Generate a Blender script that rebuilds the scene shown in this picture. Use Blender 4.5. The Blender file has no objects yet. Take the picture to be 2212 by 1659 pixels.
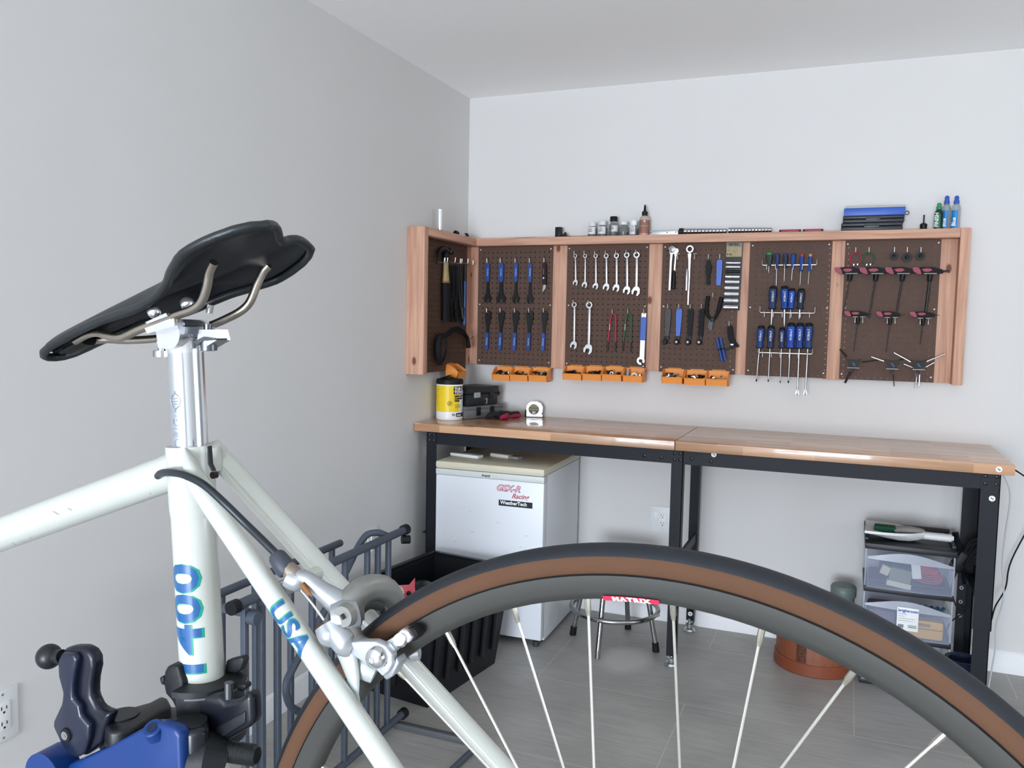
import bpy, bmesh, math, random
from mathutils import Vector, Matrix
from math import sin, cos, pi, radians
random.seed(7)
sc = bpy.context.scene
col = sc.collection

# ------------------------------------------------------------------ camera
CAM = Vector((1.8574, -3.948, 1.4336))
R_ = Vector((0.92649781, 0.37581139, 0.01917337))
U_ = Vector((-0.04573678, 0.0618888, 0.99703457))
F_ = Vector((-0.37351033, 0.92462726, -0.07452823))
FPX = 1795.75
cd = bpy.data.cameras.new('camera'); cam = bpy.data.objects.new('camera', cd); col.objects.link(cam)
cd.sensor_fit = 'HORIZONTAL'; cd.sensor_width = 36.0; cd.lens = FPX / 2212 * 36.0
cd.clip_start = 0.02; cd.clip_end = 100
Mx = Matrix((R_, U_, -F_)).transposed().to_4x4(); Mx.translation = CAM
cam.matrix_world = Mx
sc.camera = cam

# ------------------------------------------------------------------ light, sky, exposure
sc.view_settings.view_transform = 'Standard'; sc.view_settings.look = 'None'
sc.view_settings.gamma = 1.0; sc.view_settings.use_curve_mapping = False
sc.view_settings.exposure = 0.0
sc.cycles.max_bounces = 10; sc.cycles.diffuse_bounces = 6; sc.cycles.glossy_bounces = 5
sc.cycles.transmission_bounces = 6; sc.cycles.transparent_max_bounces = 12
sc.cycles.caustics_reflective = False; sc.cycles.caustics_refractive = False
sc.cycles.sample_clamp_indirect = 6.0
wd = bpy.data.worlds.new('overcast_sky'); sc.world = wd; wd.use_nodes = True
bgn = wd.node_tree.nodes['Background']; bgn.inputs[0].default_value = (0.72, 0.83, 1.0, 1); bgn.inputs[1].default_value = 1.3

def area_light(name, loc, target, sx, sy, power, color, spread=pi):
    l = bpy.data.lights.new(name, 'AREA'); l.shape = 'RECTANGLE'; l.size = sx; l.size_y = sy
    l.energy = power; l.color = color; l.spread = spread
    o = bpy.data.objects.new(name, l); col.objects.link(o); o.location = loc
    o.rotation_euler = (Vector(target) - Vector(loc)).to_track_quat('-Z', 'Y').to_euler()
    return o
# daylight that enters by the open garage door behind the camera
area_light('daylight_garage_door', (1.4, -9.5, 1.0), (1.6, 0, 0.85), 2.6, 2.0, 500, (0.81, 0.885, 1.0))
# added light outside an unseen right-hand window, lifts the left wall
area_light('side_fill', (5.3, -2.55, 1.45), (0.0, -2.2, 0.9), 1.7, 1.5, 34, (0.80, 0.88, 1.0))
# added point lights near the ceiling, out of view, lighten ceiling and walls
for i, (x, y, e) in enumerate(((2.4, -1.9, 5), (2.9, -6.0, 12))):
    l = bpy.data.lights.new('ceiling_fill', 'POINT'); l.energy = e; l.color = (1.0, 0.89, 0.76); l.shadow_soft_size = 0.14
    o = bpy.data.objects.new('ceiling_fill', l); col.objects.link(o); o.location = (x, y, 2.26)

# ------------------------------------------------------------------ helpers
def V(*a): return Vector(a)
def ray(u, v): return F_ + R_ * ((u - 1106) / FPX) - U_ * ((v - 829.5) / FPX)
def at(u, v, Y):            # point of the plane y = Y seen at a pixel of the 2212x1659 frame
    d = ray(u, v); return CAM + d * ((Y - CAM.y) / d.y)
def atx(u, v, X):
    d = ray(u, v); return CAM + d * ((X - CAM.x) / d.x)
def atz(u, v, Z=0.0):
    d = ray(u, v); return CAM + d * ((Z - CAM.z) / d.z)

def lin(h):
    h = h.lstrip('#'); r = []
    for i in (0, 2, 4):
        c = int(h[i:i+2], 16) / 255
        r.append(c / 12.92 if c <= 0.04045 else ((c + 0.055) / 1.055) ** 2.4)
    return (r[0], r[1], r[2], 1)

MATS = {}
def mat(name, hexc, rough=0.5, metal=0.0, var=0.06, scale=30, bump=0.0, bscale=200, coat=0.0, spec=0.5, trans=0.0, alpha=1.0, stretch=(1, 1, 1), ior=1.45, rvar=0.0):
    if name in MATS: return MATS[name]
    m = bpy.data.materials.new(name); m.use_nodes = True; MATS[name] = m
    nt = m.node_tree; b = nt.nodes['Principled BSDF']
    tc = nt.nodes.new('ShaderNodeTexCoord'); mp = nt.nodes.new('ShaderNodeMapping')
    mp.inputs['Scale'].default_value = stretch
    nt.links.new(tc.outputs['Object'], mp.inputs[0])
    nz = nt.nodes.new('ShaderNodeTexNoise'); nz.inputs['Scale'].default_value = scale; nz.inputs['Detail'].default_value = 4
    nt.links.new(mp.outputs[0], nz.inputs[0])
    mx = nt.nodes.new('ShaderNodeMix'); mx.data_type = 'RGBA'
    c = lin(hexc); mx.inputs[6].default_value = tuple(max(0, x * (1 - var)) for x in c[:3]) + (1,)
    mx.inputs[7].default_value = tuple(min(1, x * (1 + var)) for x in c[:3]) + (1,)
    nt.links.new(nz.outputs[0], mx.inputs[0]); nt.links.new(mx.outputs[2], b.inputs['Base Color'])
    b.inputs['Roughness'].default_value = rough; b.inputs['Metallic'].default_value = metal
    b.inputs['Coat Weight'].default_value = coat; b.inputs['Coat Roughness'].default_value = 0.08
    b.inputs['Specular IOR Level'].default_value = spec
    b.inputs['Transmission Weight'].default_value = trans; b.inputs['IOR'].default_value = ior
    b.inputs['Alpha'].default_value = alpha
    if rvar:
        mr = nt.nodes.new('ShaderNodeMapRange'); mr.inputs[3].default_value = rough - rvar; mr.inputs[4].default_value = rough + rvar
        nt.links.new(nz.outputs[0], mr.inputs[0]); nt.links.new(mr.outputs[0], b.inputs['Roughness'])
    if bump:
        n2 = nt.nodes.new('ShaderNodeTexNoise'); n2.inputs['Scale'].default_value = bscale; n2.inputs['Detail'].default_value = 3
        nt.links.new(mp.outputs[0], n2.inputs[0])
        bp_ = nt.nodes.new('ShaderNodeBump'); bp_.inputs['Strength'].default_value = bump; bp_.inputs['Distance'].default_value = 0.002
        nt.links.new(n2.outputs[0], bp_.inputs['Height']); nt.links.new(bp_.outputs[0], b.inputs['Normal'])
    return m

def nodes_of(m): return m.node_tree, m.node_tree.nodes['Principled BSDF']

def fir(axis):              # reddish construction lumber, grain along an axis, with a few knots
    name = 'fir_lumber_' + axis
    if name in MATS: return MATS[name]
    m = bpy.data.materials.new(name); m.use_nodes = True; MATS[name] = m
    nt, b = nodes_of(m)
    tc = nt.nodes.new('ShaderNodeTexCoord'); mp = nt.nodes.new('ShaderNodeMapping')
    s = {'x': (1.2, 26, 26), 'y': (26, 1.2, 26), 'z': (26, 26, 1.2)}[axis]; mp.inputs['Scale'].default_value = s
    nt.links.new(tc.outputs['Object'], mp.inputs[0])
    n1 = nt.nodes.new('ShaderNodeTexNoise'); n1.inputs['Scale'].default_value = 2.4; n1.inputs['Detail'].default_value = 6; n1.inputs['Distortion'].default_value = 0.6
    nt.links.new(mp.outputs[0], n1.inputs[0])
    cr = nt.nodes.new('ShaderNodeValToRGB'); e = cr.color_ramp.elements
    e[0].position = 0.25; e[0].color = lin('a67a63'); e[1].position = 0.75; e[1].color = lin('d6ab8e')
    k = cr.color_ramp.elements.new(0.5); k.color = lin('c3967e')
    nt.links.new(n1.outputs[0], cr.inputs[0])
    mp2 = nt.nodes.new('ShaderNodeMapping'); mp2.inputs['Scale'].default_value = {'x': (5, 9, 9), 'y': (9, 5, 9), 'z': (9, 9, 5)}[axis]
    nt.links.new(tc.outputs['Object'], mp2.inputs[0])
    vo = nt.nodes.new('ShaderNodeTexVoronoi'); vo.inputs['Scale'].default_value = 1.0; nt.links.new(mp2.outputs[0], vo.inputs[0])
    kr = nt.nodes.new('ShaderNodeValToRGB'); kr.color_ramp.elements[0].position = 0.07; kr.color_ramp.elements[0].color = (1, 1, 1, 1)
    kr.color_ramp.elements[1].position = 0.12; kr.color_ramp.elements[1].color = (0, 0, 0, 1)
    nt.links.new(vo.outputs[0], kr.inputs[0])
    mx = nt.nodes.new('ShaderNodeMix'); mx.data_type = 'RGBA'; mx.inputs[7].default_value = lin('70402c')
    nt.links.new(kr.outputs[0], mx.inputs[0]); nt.links.new(cr.outputs[0], mx.inputs[6]); nt.links.new(mx.outputs[2], b.inputs['Base Color'])
    b.inputs['Roughness'].default_value = 0.62
    return m

class MB:
    """collects shapes into one mesh"""
    def __init__(s): s.bm = bmesh.new()
    def _add(s, verts, faces, M=None, mi=0):
        vs = [s.bm.verts.new((M @ Vector(v)) if M else Vector(v)) for v in verts]
        for f in faces:
            try:
                fc = s.bm.faces.new([vs[i] for i in f]); fc.material_index = mi; fc.smooth = True
            except ValueError: pass
        return vs
    def box(s, c, d, M=None, mi=0, bev=0.0, rot=None):
        t = bmesh.new(); bmesh.ops.create_cube(t, size=1.0)
        for v in t.verts: v.co = Vector((v.co.x * d[0], v.co.y * d[1], v.co.z * d[2]))
        if bev: bmesh.ops.bevel(t, geom=list(t.edges), offset=min(bev, min(d) * 0.45), segments=2, profile=0.6, affect='EDGES')
        Q = Matrix.Translation(Vector(c))
        if rot is not None: Q = Q @ (rot.to_4x4() if hasattr(rot, 'to_4x4') else Matrix.Rotation(rot[1], 4, rot[0]))
        if M: Q = M @ Q
        t.verts.ensure_lookup_table(); t.verts.index_update()
        s._add([v.co for v in t.verts], [[v.index for v in f.verts] for f in t.faces], Q, mi); t.free(); return s
    def b2(s, a, b, M=None, mi=0, bev=0.0):      # box by two corners
        return s.box([(a[i] + b[i]) / 2 for i in range(3)], [abs(a[i] - b[i]) for i in range(3)], M, mi, bev)
    def tube(s, pts, r, n=12, M=None, mi=0, caps=True, flat=1.0, closed=False, side=None):
        pts = [Vector(p) for p in pts]; N = len(pts)
        rr = r if isinstance(r, (list, tuple)) else [r] * N
        up = None; rings = []
        for i, p in enumerate(pts):
            if closed: t = pts[(i + 1) % N] - pts[i - 1]
            else: t = pts[min(i + 1, N - 1)] - pts[max(i - 1, 0)]
            if t.length < 1e-9: t = Vector((0, 0, 1))
            t.normalize()
            if side is not None:
                a = Vector(side); a = (a - t * a.dot(t)).normalized()
            elif up is None:
                a = Vector((0, 0, 1)) if abs(t.z) < 0.9 else Vector((1, 0, 0)); a = (a - t * a.dot(t)).normalized()
            else: a = (up - t * up.dot(t)).normalized()
            up = a; b = t.cross(a)
            rings.append([p + a * (rr[i] * cos(2 * pi * k / n)) * flat + b * (rr[i] * sin(2 * pi * k / n)) for k in range(n)])
        vs = [v for rg in rings for v in rg]; fs = []
        L = N if closed else N - 1
        for i in range(L):
            j = (i + 1) % N
            for k in range(n): fs.append([i * n + k, i * n + (k + 1) % n, j * n + (k + 1) % n, j * n + k])
        if caps and not closed: fs.append(list(range(n))[::-1]); fs.append([(N - 1) * n + k for k in range(n)])
        s._add(vs, fs, M, mi); return s
    def cyl(s, p0, p1, r, r2=None, n=20, M=None, mi=0): return s.tube([p0, p1], [r, r if r2 is None else r2], n, M, mi)
    def lathe(s, prof, n=28, M=None, mi=0, axis='z', mis=None):   # prof [(r,h)]
        vs = []; fs = []
        for (r, h) in prof:
            for k in range(n):
                a = 2 * pi * k / n
                vs.append((r * cos(a), r * sin(a), h) if axis == 'z' else ((h, r * cos(a), r * sin(a)) if axis == 'x' else (r * sin(a), h, r * cos(a))))
        for i in range(len(prof) - 1):
            for k in range(n): fs.append([i * n + k, i * n + (k + 1) % n, (i + 1) * n + (k + 1) % n, (i + 1) * n + k])
        if prof[0][0] > 1e-6: fs.append(list(range(n))[::-1])
        if prof[-1][0] > 1e-6: fs.append([(len(prof) - 1) * n + k for k in range(n)])
        if mis is None: s._add(vs, fs, M, mi)
        else:
            base = s._add(vs, [], M); bmv = base
            for idx, f in enumerate(fs):
                m_ = mis[min(idx // n, len(mis) - 1)] if idx < n * (len(prof) - 1) else (mis[0] if idx == n * (len(prof) - 1) else mis[-1])
                try:
                    fc = s.bm.faces.new([bmv[i] for i in f]); fc.material_index = m_; fc.smooth = True
                except ValueError: pass
        return s
    def plate(s, poly, t, M=None, mi=0, y0=0.0):  # polygon in xz, thickness toward -y
        n = len(poly)
        vs = [(x, y0, z) for x, z in poly] + [(x, y0 - t, z) for x, z in poly]
        fs = [list(range(n)), [n + k for k in range(n)][::-1]] + [[k, n + k, n + (k + 1) % n, (k + 1) % n] for k in range(n)]
        s._add(vs, fs, M, mi); return s
    def ring(s, c, r1, r2, t, M=None, mi=0, n=20, y0=0.0, a0=0, a1=2 * pi):   # annulus in xz
        full = abs(a1 - a0 - 2 * pi) < 1e-6; m = n if full else n + 1
        vs = []
        for k in range(m):
            a = a0 + (a1 - a0) * k / n
            for (r, y) in ((r1, y0), (r2, y0), (r2, y0 - t), (r1, y0 - t)): vs.append((c[0] + r * cos(a), y, c[1] + r * sin(a)))
        fs = []
        for k in range(n):
            j = (k + 1) % m
            for q in range(4): fs.append([k * 4 + q, k * 4 + (q + 1) % 4, j * 4 + (q + 1) % 4, j * 4 + q])
        if not full: fs += [[0, 1, 2, 3], [(m - 1) * 4 + q for q in (3, 2, 1, 0)]]
        s._add(vs, fs, M, mi); return s
    def ball(s, c, r, M=None, mi=0, sc3=(1, 1, 1), n=16):
        prof = [(max(r * sin(pi * i / (n // 2)), 0), -r * cos(pi * i / (n // 2))) for i in range(n // 2 + 1)]
        Q = Matrix.Translation(Vector(c)) @ Matrix.Diagonal((sc3[0], sc3[1], sc3[2], 1))
        s.lathe(prof, n, (M @ Q) if M else Q, mi); return s
    def mesh(s, me, M, mi=0):
        s._add([v.co.copy() for v in me.vertices], [list(p.vertices) for p in me.polygons], M, mi); return s
    def build(s, name, mats, parent=None, world=False, sharp=38, merge=True):
        if merge: bmesh.ops.remove_doubles(s.bm, verts=list(s.bm.verts), dist=1e-6)
        bmesh.ops.recalc_face_normals(s.bm, faces=list(s.bm.faces))
        if world and parent is not None:
            off = Vector((0, 0, 0)); q = parent
            while q is not None: off += Vector(q.location); q = q.parent
            bmesh.ops.translate(s.bm, verts=list(s.bm.verts), vec=-off)
        me = bpy.data.meshes.new(name); s.bm.to_mesh(me); s.bm.free()
        try: me.set_sharp_from_angle(angle=radians(sharp))
        except Exception: pass
        for m in (mats if isinstance(mats, (list, tuple)) else [mats]): me.materials.append(m)
        o = bpy.data.objects.new(name, me); col.objects.link(o)
        if parent is not None: o.parent = parent
        return o

def tag(o, label=None, cat=None, group=None, kind=None):
    if label: o['label'] = label
    if cat: o['category'] = cat
    if group: o['group'] = group
    if kind: o['kind'] = kind
    return o
def thing(name, label, cat, loc=(0, 0, 0), rotz=0.0, group=None):
    o = bpy.data.objects.new(name, None); o.empty_display_size = 0.05; col.objects.link(o)
    o.location = loc; o.rotation_euler = (0, 0, rotz); return tag(o, label, cat, group)
def kids(o): return [c for c in bpy.data.objects if c.parent == o]
def dup(root, loc, label, rot=None, scale=None, group=None):
    r = root.copy(); col.objects.link(r); r.location = loc; r['label'] = label
    if rot is not None: r.rotation_euler = rot
    if scale is not None: r.scale = scale
    if group: r['group'] = group
    for ch in kids(root):
        c = ch.copy(); col.objects.link(c); c.parent = r
        for g in kids(ch):
            d = g.copy(); col.objects.link(d); d.parent = c
    return r
def struct(name, mb, m, **k):
    o = mb.build(name, m, **k); o['kind'] = 'structure'; return o

def text_mesh(body, size, bold=0.0, ext=0.0, align='LEFT', shear=0.0, space=1.0):
    cu = bpy.data.curves.new('text', 'FONT'); cu.body = body; cu.size = size; cu.offset = bold; cu.extrude = ext
    cu.align_x = align; cu.shear = shear; cu.space_character = space; cu.resolution_u = 3
    o = bpy.data.objects.new('text', cu); col.objects.link(o)
    dg = bpy.context.evaluated_depsgraph_get(); dg.update()
    me = bpy.data.meshes.new_from_object(o.evaluated_get(dg))
    bpy.data.objects.remove(o); return me
def frame_matrix(origin, x, y, z=None):
    x = Vector(x).normalized(); y = Vector(y).normalized(); z = x.cross(y) if z is None else Vector(z).normalized()
    M = Matrix((x, y, z)).transposed().to_4x4(); M.translation = Vector(origin); return M
def lettering(name, body, size, origin, x, y, m, parent, world=True, bold=0.0, align='LEFT', shear=0.0, space=1.0):
    me = text_mesh(body, size, bold, size * 0.004, align, shear, space)
    return MB().mesh(me, frame_matrix(origin, x, y)).build(name, m, parent, world=world)
def spline(pts, k=6):     # Catmull-Rom
    P = [Vector(p) for p in pts]; P = [P[0] * 2 - P[1]] + P + [P[-1] * 2 - P[-2]]; out = []
    for i in range(1, len(P) - 2):
        for j in range(k):
            t = j / k
            out.append(0.5 * ((2 * P[i]) + (P[i + 1] - P[i - 1]) * t + (2 * P[i - 1] - 5 * P[i] + 4 * P[i + 1] - P[i + 2]) * t * t + (3 * P[i] - P[i - 1] - 3 * P[i + 1] + P[i + 2]) * t ** 3))
    out.append(P[-2]); return out
def ip(vals, k=6):        # matching interpolation for radii
    out = []
    for i in range(len(vals) - 1):
        for j in range(k): out.append(vals[i] + (vals[i + 1] - vals[i]) * j / k)
    return out + [vals[-1]]

# ------------------------------------------------------------------ materials
black_metal = mat('black_powder_coat', '12161d', 0.5, 0.0, 0.1, 40, bump=0.1, bscale=500, spec=.3)
chrome = mat('chrome', 'd6d8da', 0.12, 1.0, 0.03)
steel = mat('brushed_steel', 'b4b6b8', 0.28, 1.0, 0.08, 60)
wrench_steel = mat('polished_wrench_steel', 'b2b3b2', 0.34, 1.0, 0.10, 60)
zinc = mat('zinc_wire', 'd2d0c8', 0.3, 0.85, 0.05)
blk = mat('black_plastic', '131417', 0.5, 0, 0.15, spec=0.3)
blk_gloss = mat('glossy_black_plastic', '0d1015', 0.32, 0, 0.1, spec=0.4)
blk_rub = mat('black_rubber', '131416', 0.7, 0, 0.15, bump=0.2, spec=.3)
tool_black = mat('black_oxide_steel', '17181a', 0.45, 0.3, 0.15, spec=.4)
tool_blue = mat('blue_vinyl_grip', '1d4590', 0.4, 0, 0.1)
tool_blue2 = mat('bright_blue_grip', '2a5cb8', 0.4, 0, 0.1)
drv_blue = mat('blue_screwdriver_plastic', '1b418f', 0.32, 0, 0.1)
drv_navy = mat('navy_screwdriver_plastic', '22345f', 0.4, 0, 0.1)
red_grip = mat('red_grip', 'a5243f', 0.45, 0, 0.08)
green_grip = mat('green_grip', '0f5a3c', 0.45, 0, 0.08)
white_p = mat('white_plastic', 'e4e5e4', 0.4, 0, 0.03)
white_txt = mat('white_print', 'e6e8e8', 0.5, 0, 0.02)
black_txt = mat('black_print', '15161a', 0.5, 0, 0.02)
orange = mat('orange_bin_plastic', 'ea9442', 0.5, 0, 0.06)
outlet_m = mat('outlet_plastic', 'dcdedf', 0.4, 0, 0.02)
screw_m = mat('screw_heads', 'b5b3ac', 0.4, 0.8, 0.1)

# ------------------------------------------------------------------ room
def wall_mat(name, hexc):
    m = mat(name, hexc, 0.75, 0, 0.02, 3, bump=0.07, bscale=160, spec=0.3)
    return m
wall_m = wall_mat('wall_paint', 'd7d6d4')
ceil_m = wall_mat('ceiling_paint', 'fbfbfa')
XR, YF, ZC = 4.4, -9.2, 2.57
struct('wall_left', MB().b2((-0.12, YF - .12, 0), (0, 0.12, ZC)), wall_m)
struct('wall_back', MB().b2((-0.12, 0, 0), (XR + .12, 0.12, ZC)), wall_m)
wall_g = wall_mat('grey_wall_paint', 'aeaca9')
w = MB(); w.b2((XR, YF - .12, 0), (XR + .12, -3.3, ZC)); w.b2((XR, -1.8, 0), (XR + .12, 0, ZC)); w.b2((XR, -3.3, 0), (XR + .12, -1.8, 0.7)); w.b2((XR, -3.3, 2.15), (XR + .12, -1.8, ZC))
struct('wall_right', w, wall_g)
w = MB()
for a, b in (((-3.3, .70), (-3.24, 2.15)), ((-1.86, .70), (-1.8, 2.15)), ((-3.3, .70), (-1.8, .76)), ((-3.3, 2.09), (-1.8, 2.15)), ((-2.58, .70), (-2.52, 2.15))): w.b2((XR + .02, a[0], a[1]), (XR + .09, b[0], b[1]))
struct('added_window', w, mat('window_frame_paint', 'e4e5e5', .5))  # window added out of view, lets the side fill light in
w = MB(); w.b2((0, YF - .12, 0), (0.10, YF, ZC)); w.b2((2.7, YF - .12, 0), (XR, YF, ZC)); w.b2((0.10, YF - .12, 2.1), (2.7, YF, ZC))
struct('wall_front', w, wall_g)
struct('ceiling', MB().b2((-0.12, YF - .12, ZC), (XR + .12, 0.12, ZC + .1)), ceil_m)

def floor_material():
    m = bpy.data.materials.new('grey_stone_look_tile'); m.use_nodes = True; nt, b = nodes_of(m)
    tc = nt.nodes.new('ShaderNodeTexCoord'); mp = nt.nodes.new('ShaderNodeMapping')
    mp.inputs['Location'].default_value = (-1.937 + 0.0, 0.275 + 0.585 * 20, 0)
    nt.links.new(tc.outputs['Object'], mp.inputs[0])
    br = nt.nodes.new('ShaderNodeTexBrick'); br.inputs['Scale'].default_value = 1.0; br.offset = 0.5
    br.inputs['Brick Width'].default_value = 1.19; br.inputs['Row Height'].default_value = 0.585
    br.inputs['Mortar Size'].default_value = 0.0022; br.inputs['Mortar Smooth'].default_value = 0.1
    br.inputs['Color1'].default_value = (0.42, 0.42, 0.42, 1); br.inputs['Color2'].default_value = (0.58, 0.58, 0.58, 1); br.inputs['Mortar'].default_value = (1, 1, 1, 1)
    nt.links.new(mp.outputs[0], br.inputs[0])
    m2 = nt.nodes.new('ShaderNodeMapping'); m2.inputs['Scale'].default_value = (3, 34, 1); nt.links.new(tc.outputs['Object'], m2.inputs[0])
    n1 = nt.nodes.new('ShaderNodeTexNoise'); n1.inputs['Scale'].default_value = 2.2; n1.inputs['Detail'].default_value = 8; n1.inputs['Distortion'].default_value = 0.5
    nt.links.new(m2.outputs[0], n1.inputs[0])
    n2 = nt.nodes.new('ShaderNodeTexNoise'); n2.inputs['Scale'].default_value = 3; n2.inputs['Detail'].default_value = 6; nt.links.new(tc.outputs['Object'], n2.inputs[0])
    cr = nt.nodes.new('ShaderNodeValToRGB'); e = cr.color_ramp.elements
    e[0].position = 0.3; e[0].color = lin('999793'); e[1].position = 0.72; e[1].color = lin('a9a7a2')
    nt.links.new(n1.outputs[0], cr.inputs[0])
    mx = nt.nodes.new('ShaderNodeMix'); mx.data_type = 'RGBA'; mx.blend_type = 'OVERLAY'; mx.inputs[0].default_value = 0.35
    nt.links.new(cr.outputs[0], mx.inputs[6]); nt.links.new(n2.outputs[0], mx.inputs[7])
    # worn pale dusty patch beside the stool
    sub = nt.nodes.new('ShaderNodeVectorMath'); sub.operation = 'DISTANCE'; sub.inputs[1].default_value = (1.02, -0.56, 0); nt.links.new(tc.outputs['Object'], sub.inputs[0])
    ad = nt.nodes.new('ShaderNodeMath'); ad.operation = 'MULTIPLY_ADD'; ad.inputs[1].default_value = 0.22; nt.links.new(n2.outputs[0], ad.inputs[0]); nt.links.new(sub.outputs['Value'], ad.inputs[2])
    dr = nt.nodes.new('ShaderNodeMapRange'); dr.inputs[1].default_value = 0.19; dr.inputs[2].default_value = 0.27; dr.inputs[3].default_value = 0.75; dr.inputs[4].default_value = 0; nt.links.new(ad.outputs[0], dr.inputs[0])
    mp_ = nt.nodes.new('ShaderNodeMix'); mp_.data_type = 'RGBA'; mp_.inputs[7].default_value = lin('c8c6c0'); nt.links.new(dr.outputs[0], mp_.inputs[0]); nt.links.new(mx.outputs[2], mp_.inputs[6])
    m3 = nt.nodes.new('ShaderNodeMix'); m3.data_type = 'RGBA'; m3.inputs[7].default_value = lin('b6b5b0')
    nt.links.new(br.outputs['Fac'], m3.inputs[0]); nt.links.new(mp_.outputs[2], m3.inputs[6]); nt.links.new(m3.outputs[2], b.inputs['Base Color'])
    b.inputs['Roughness'].default_value = 0.42
    bp_ = nt.nodes.new('ShaderNodeBump'); bp_.inputs['Strength'].default_value = 0.12; nt.links.new(n1.outputs[0], bp_.inputs['Height']); nt.links.new(bp_.outputs[0], b.inputs['Normal'])
    return m
struct('floor', MB().b2((-0.12, YF - 3.0, -0.1), (XR + .12, 0.12, 0)), floor_material())
base_m = mat('baseboard_paint', 'e9eaeb', 0.5, 0, 0.02, 8)
prof = [(0, 0), (0.014, 0), (0.014, 0.062), (0.010, 0.068), (0.010, 0.078), (0.006, 0.086), (0.0, 0.092)]
def baseboard(name, a, b, nrm):
    a = V(*a); b = V(*b); nrm = V(*nrm); m = MB(); n = len(prof)
    vs = [a + nrm * x + V(0, 0, z) for x, z in prof] + [b + nrm * x + V(0, 0, z) for x, z in prof]
    fs = [[i, (i + 1) % n, n + (i + 1) % n, n + i] for i in range(n)] + [list(range(n)), [n + i for i in range(n)]]
    m._add(vs, fs); struct(name, m, base_m)
baseboard('baseboard_back', (0, 0, 0), (XR, 0, 0), (0, -1, 0))
baseboard('baseboard_left', (0, YF, 0), (0, -0.014, 0), (1, 0, 0))

# ------------------------------------------------------------------ outlets
def outlet(name, label, loc, rotz, w, h, slots=True, switchy=False):
    t = thing(name, label, 'outlet', loc, rotz)     # plate in local xz, facing -y
    MB().box((0, -0.003, 0), (w, 0.006, h), bev=0.003).build('cover_plate', outlet_m, t)
    if slots:
        MB().box((0, -0.0075, 0), (0.034, 0.005, 0.068), bev=0.0015).build('socket_face', white_p, t)
        s = MB()
        for zz in (0.019, -0.019):
            s.box((-0.0065, -0.0102, zz + 0.003), (0.0022, 0.001, 0.009)); s.box((0.0065, -0.0102, zz + 0.003), (0.0022, 0.001, 0.0075))
            s.box((0, -0.0102, zz - 0.008), (0.005, 0.001, 0.005), bev=0.0005)
        s.build('socket_slots', black_txt, t)
    m = MB()
    for zz in (h * 0.42, -h * 0.42): m.lathe([(0.003, 0), (0.003, 0.0012)], 12, Matrix.Translation((0, -0.0066, zz)) @ Matrix.Rotation(-pi / 2, 4, 'X'))
    m.build('plate_screw', screw_m, t)
    return t
p = atx(13, 1542, 0.0); outlet('wall_outlet', 'white duplex power outlet on left wall beside blue repair stand', (0.0, p.y - .012, p.z), pi / 2, 0.082, 0.128)
p = atx(803, 1172, 0.0); outlet('wall_outlet', 'white wall outlet low on left wall behind dark metal gate', (0.0, p.y, p.z), pi / 2, 0.075, 0.125)
p = at(1432, 1122, 0.0); t_ = outlet('wall_outlet', 'white outlet on back wall under bench beside middle legs', (p.x, 0.0, p.z), 0, 0.118, 0.125)
MB().box((-0.033, -0.0075, 0.018), (0.02, 0.005, 0.03), bev=0.001).build('switch_rocker', white_p, t_)
# ------------------------------------------------------------------ pegboard wall frame
IN = 0.0254
peg_m = mat('brown_pegboard', '584339', 0.6, 0, 0.06, 6, bump=0.1, bscale=300, spec=0.25)
ZT, ZB = 1.822, 1.212          # pegboard top and bottom
HX0, HZ0 = 1.8635, 1.8059      # one hole of the grid
frame_t = thing('pegboard_frame', 'reddish lumber frame of studs with brown pegboard panels on back wall', 'tool board', (0, 0, ZB))
def wood(name, a, b, ax, parent=None):
    o = MB().b2(a, b, bev=0.003).build(name, fir(ax), parent or frame_t, world=True); return o
wood('shelf_board', (0.089, -0.089, 1.812), (2.258, 0, 1.85), 'x')
for x0, x1, zb in ((0.0, 0.089, ZB), (0.478, 0.567, 1.207), (0.951, 1.040, 1.215), (1.352, 1.441, 1.214), (1.753, 1.842, 1.207), (2.168, 2.2575, 1.212)):
    wood('stud', (x0, -0.038, zb), (x1, 0, 1.812), 'z')
wood('end_board', (2.258, -0.092, 1.208), (2.296, 0, 1.85), 'z')
# left wing on the left wall
wing = thing('pegboard_frame', 'short lumber frame with brown pegboard on left wall beside the corner', 'tool board', (0, -0.3, ZB))
wood('shelf_board', (0, -0.60, 1.812), (0.089, 0, 1.85), 'y', wing)
wood('end_board', (0, -0.640, 1.188), (0.089, -0.602, 1.85), 'z', wing)
wood('stud', (0, -0.13, ZB), (0.038, -0.0385, 1.812), 'z', wing)
wood('stud', (0, -0.602, 1.192), (0.038, -0.52, 1.812), 'z', wing)

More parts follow.
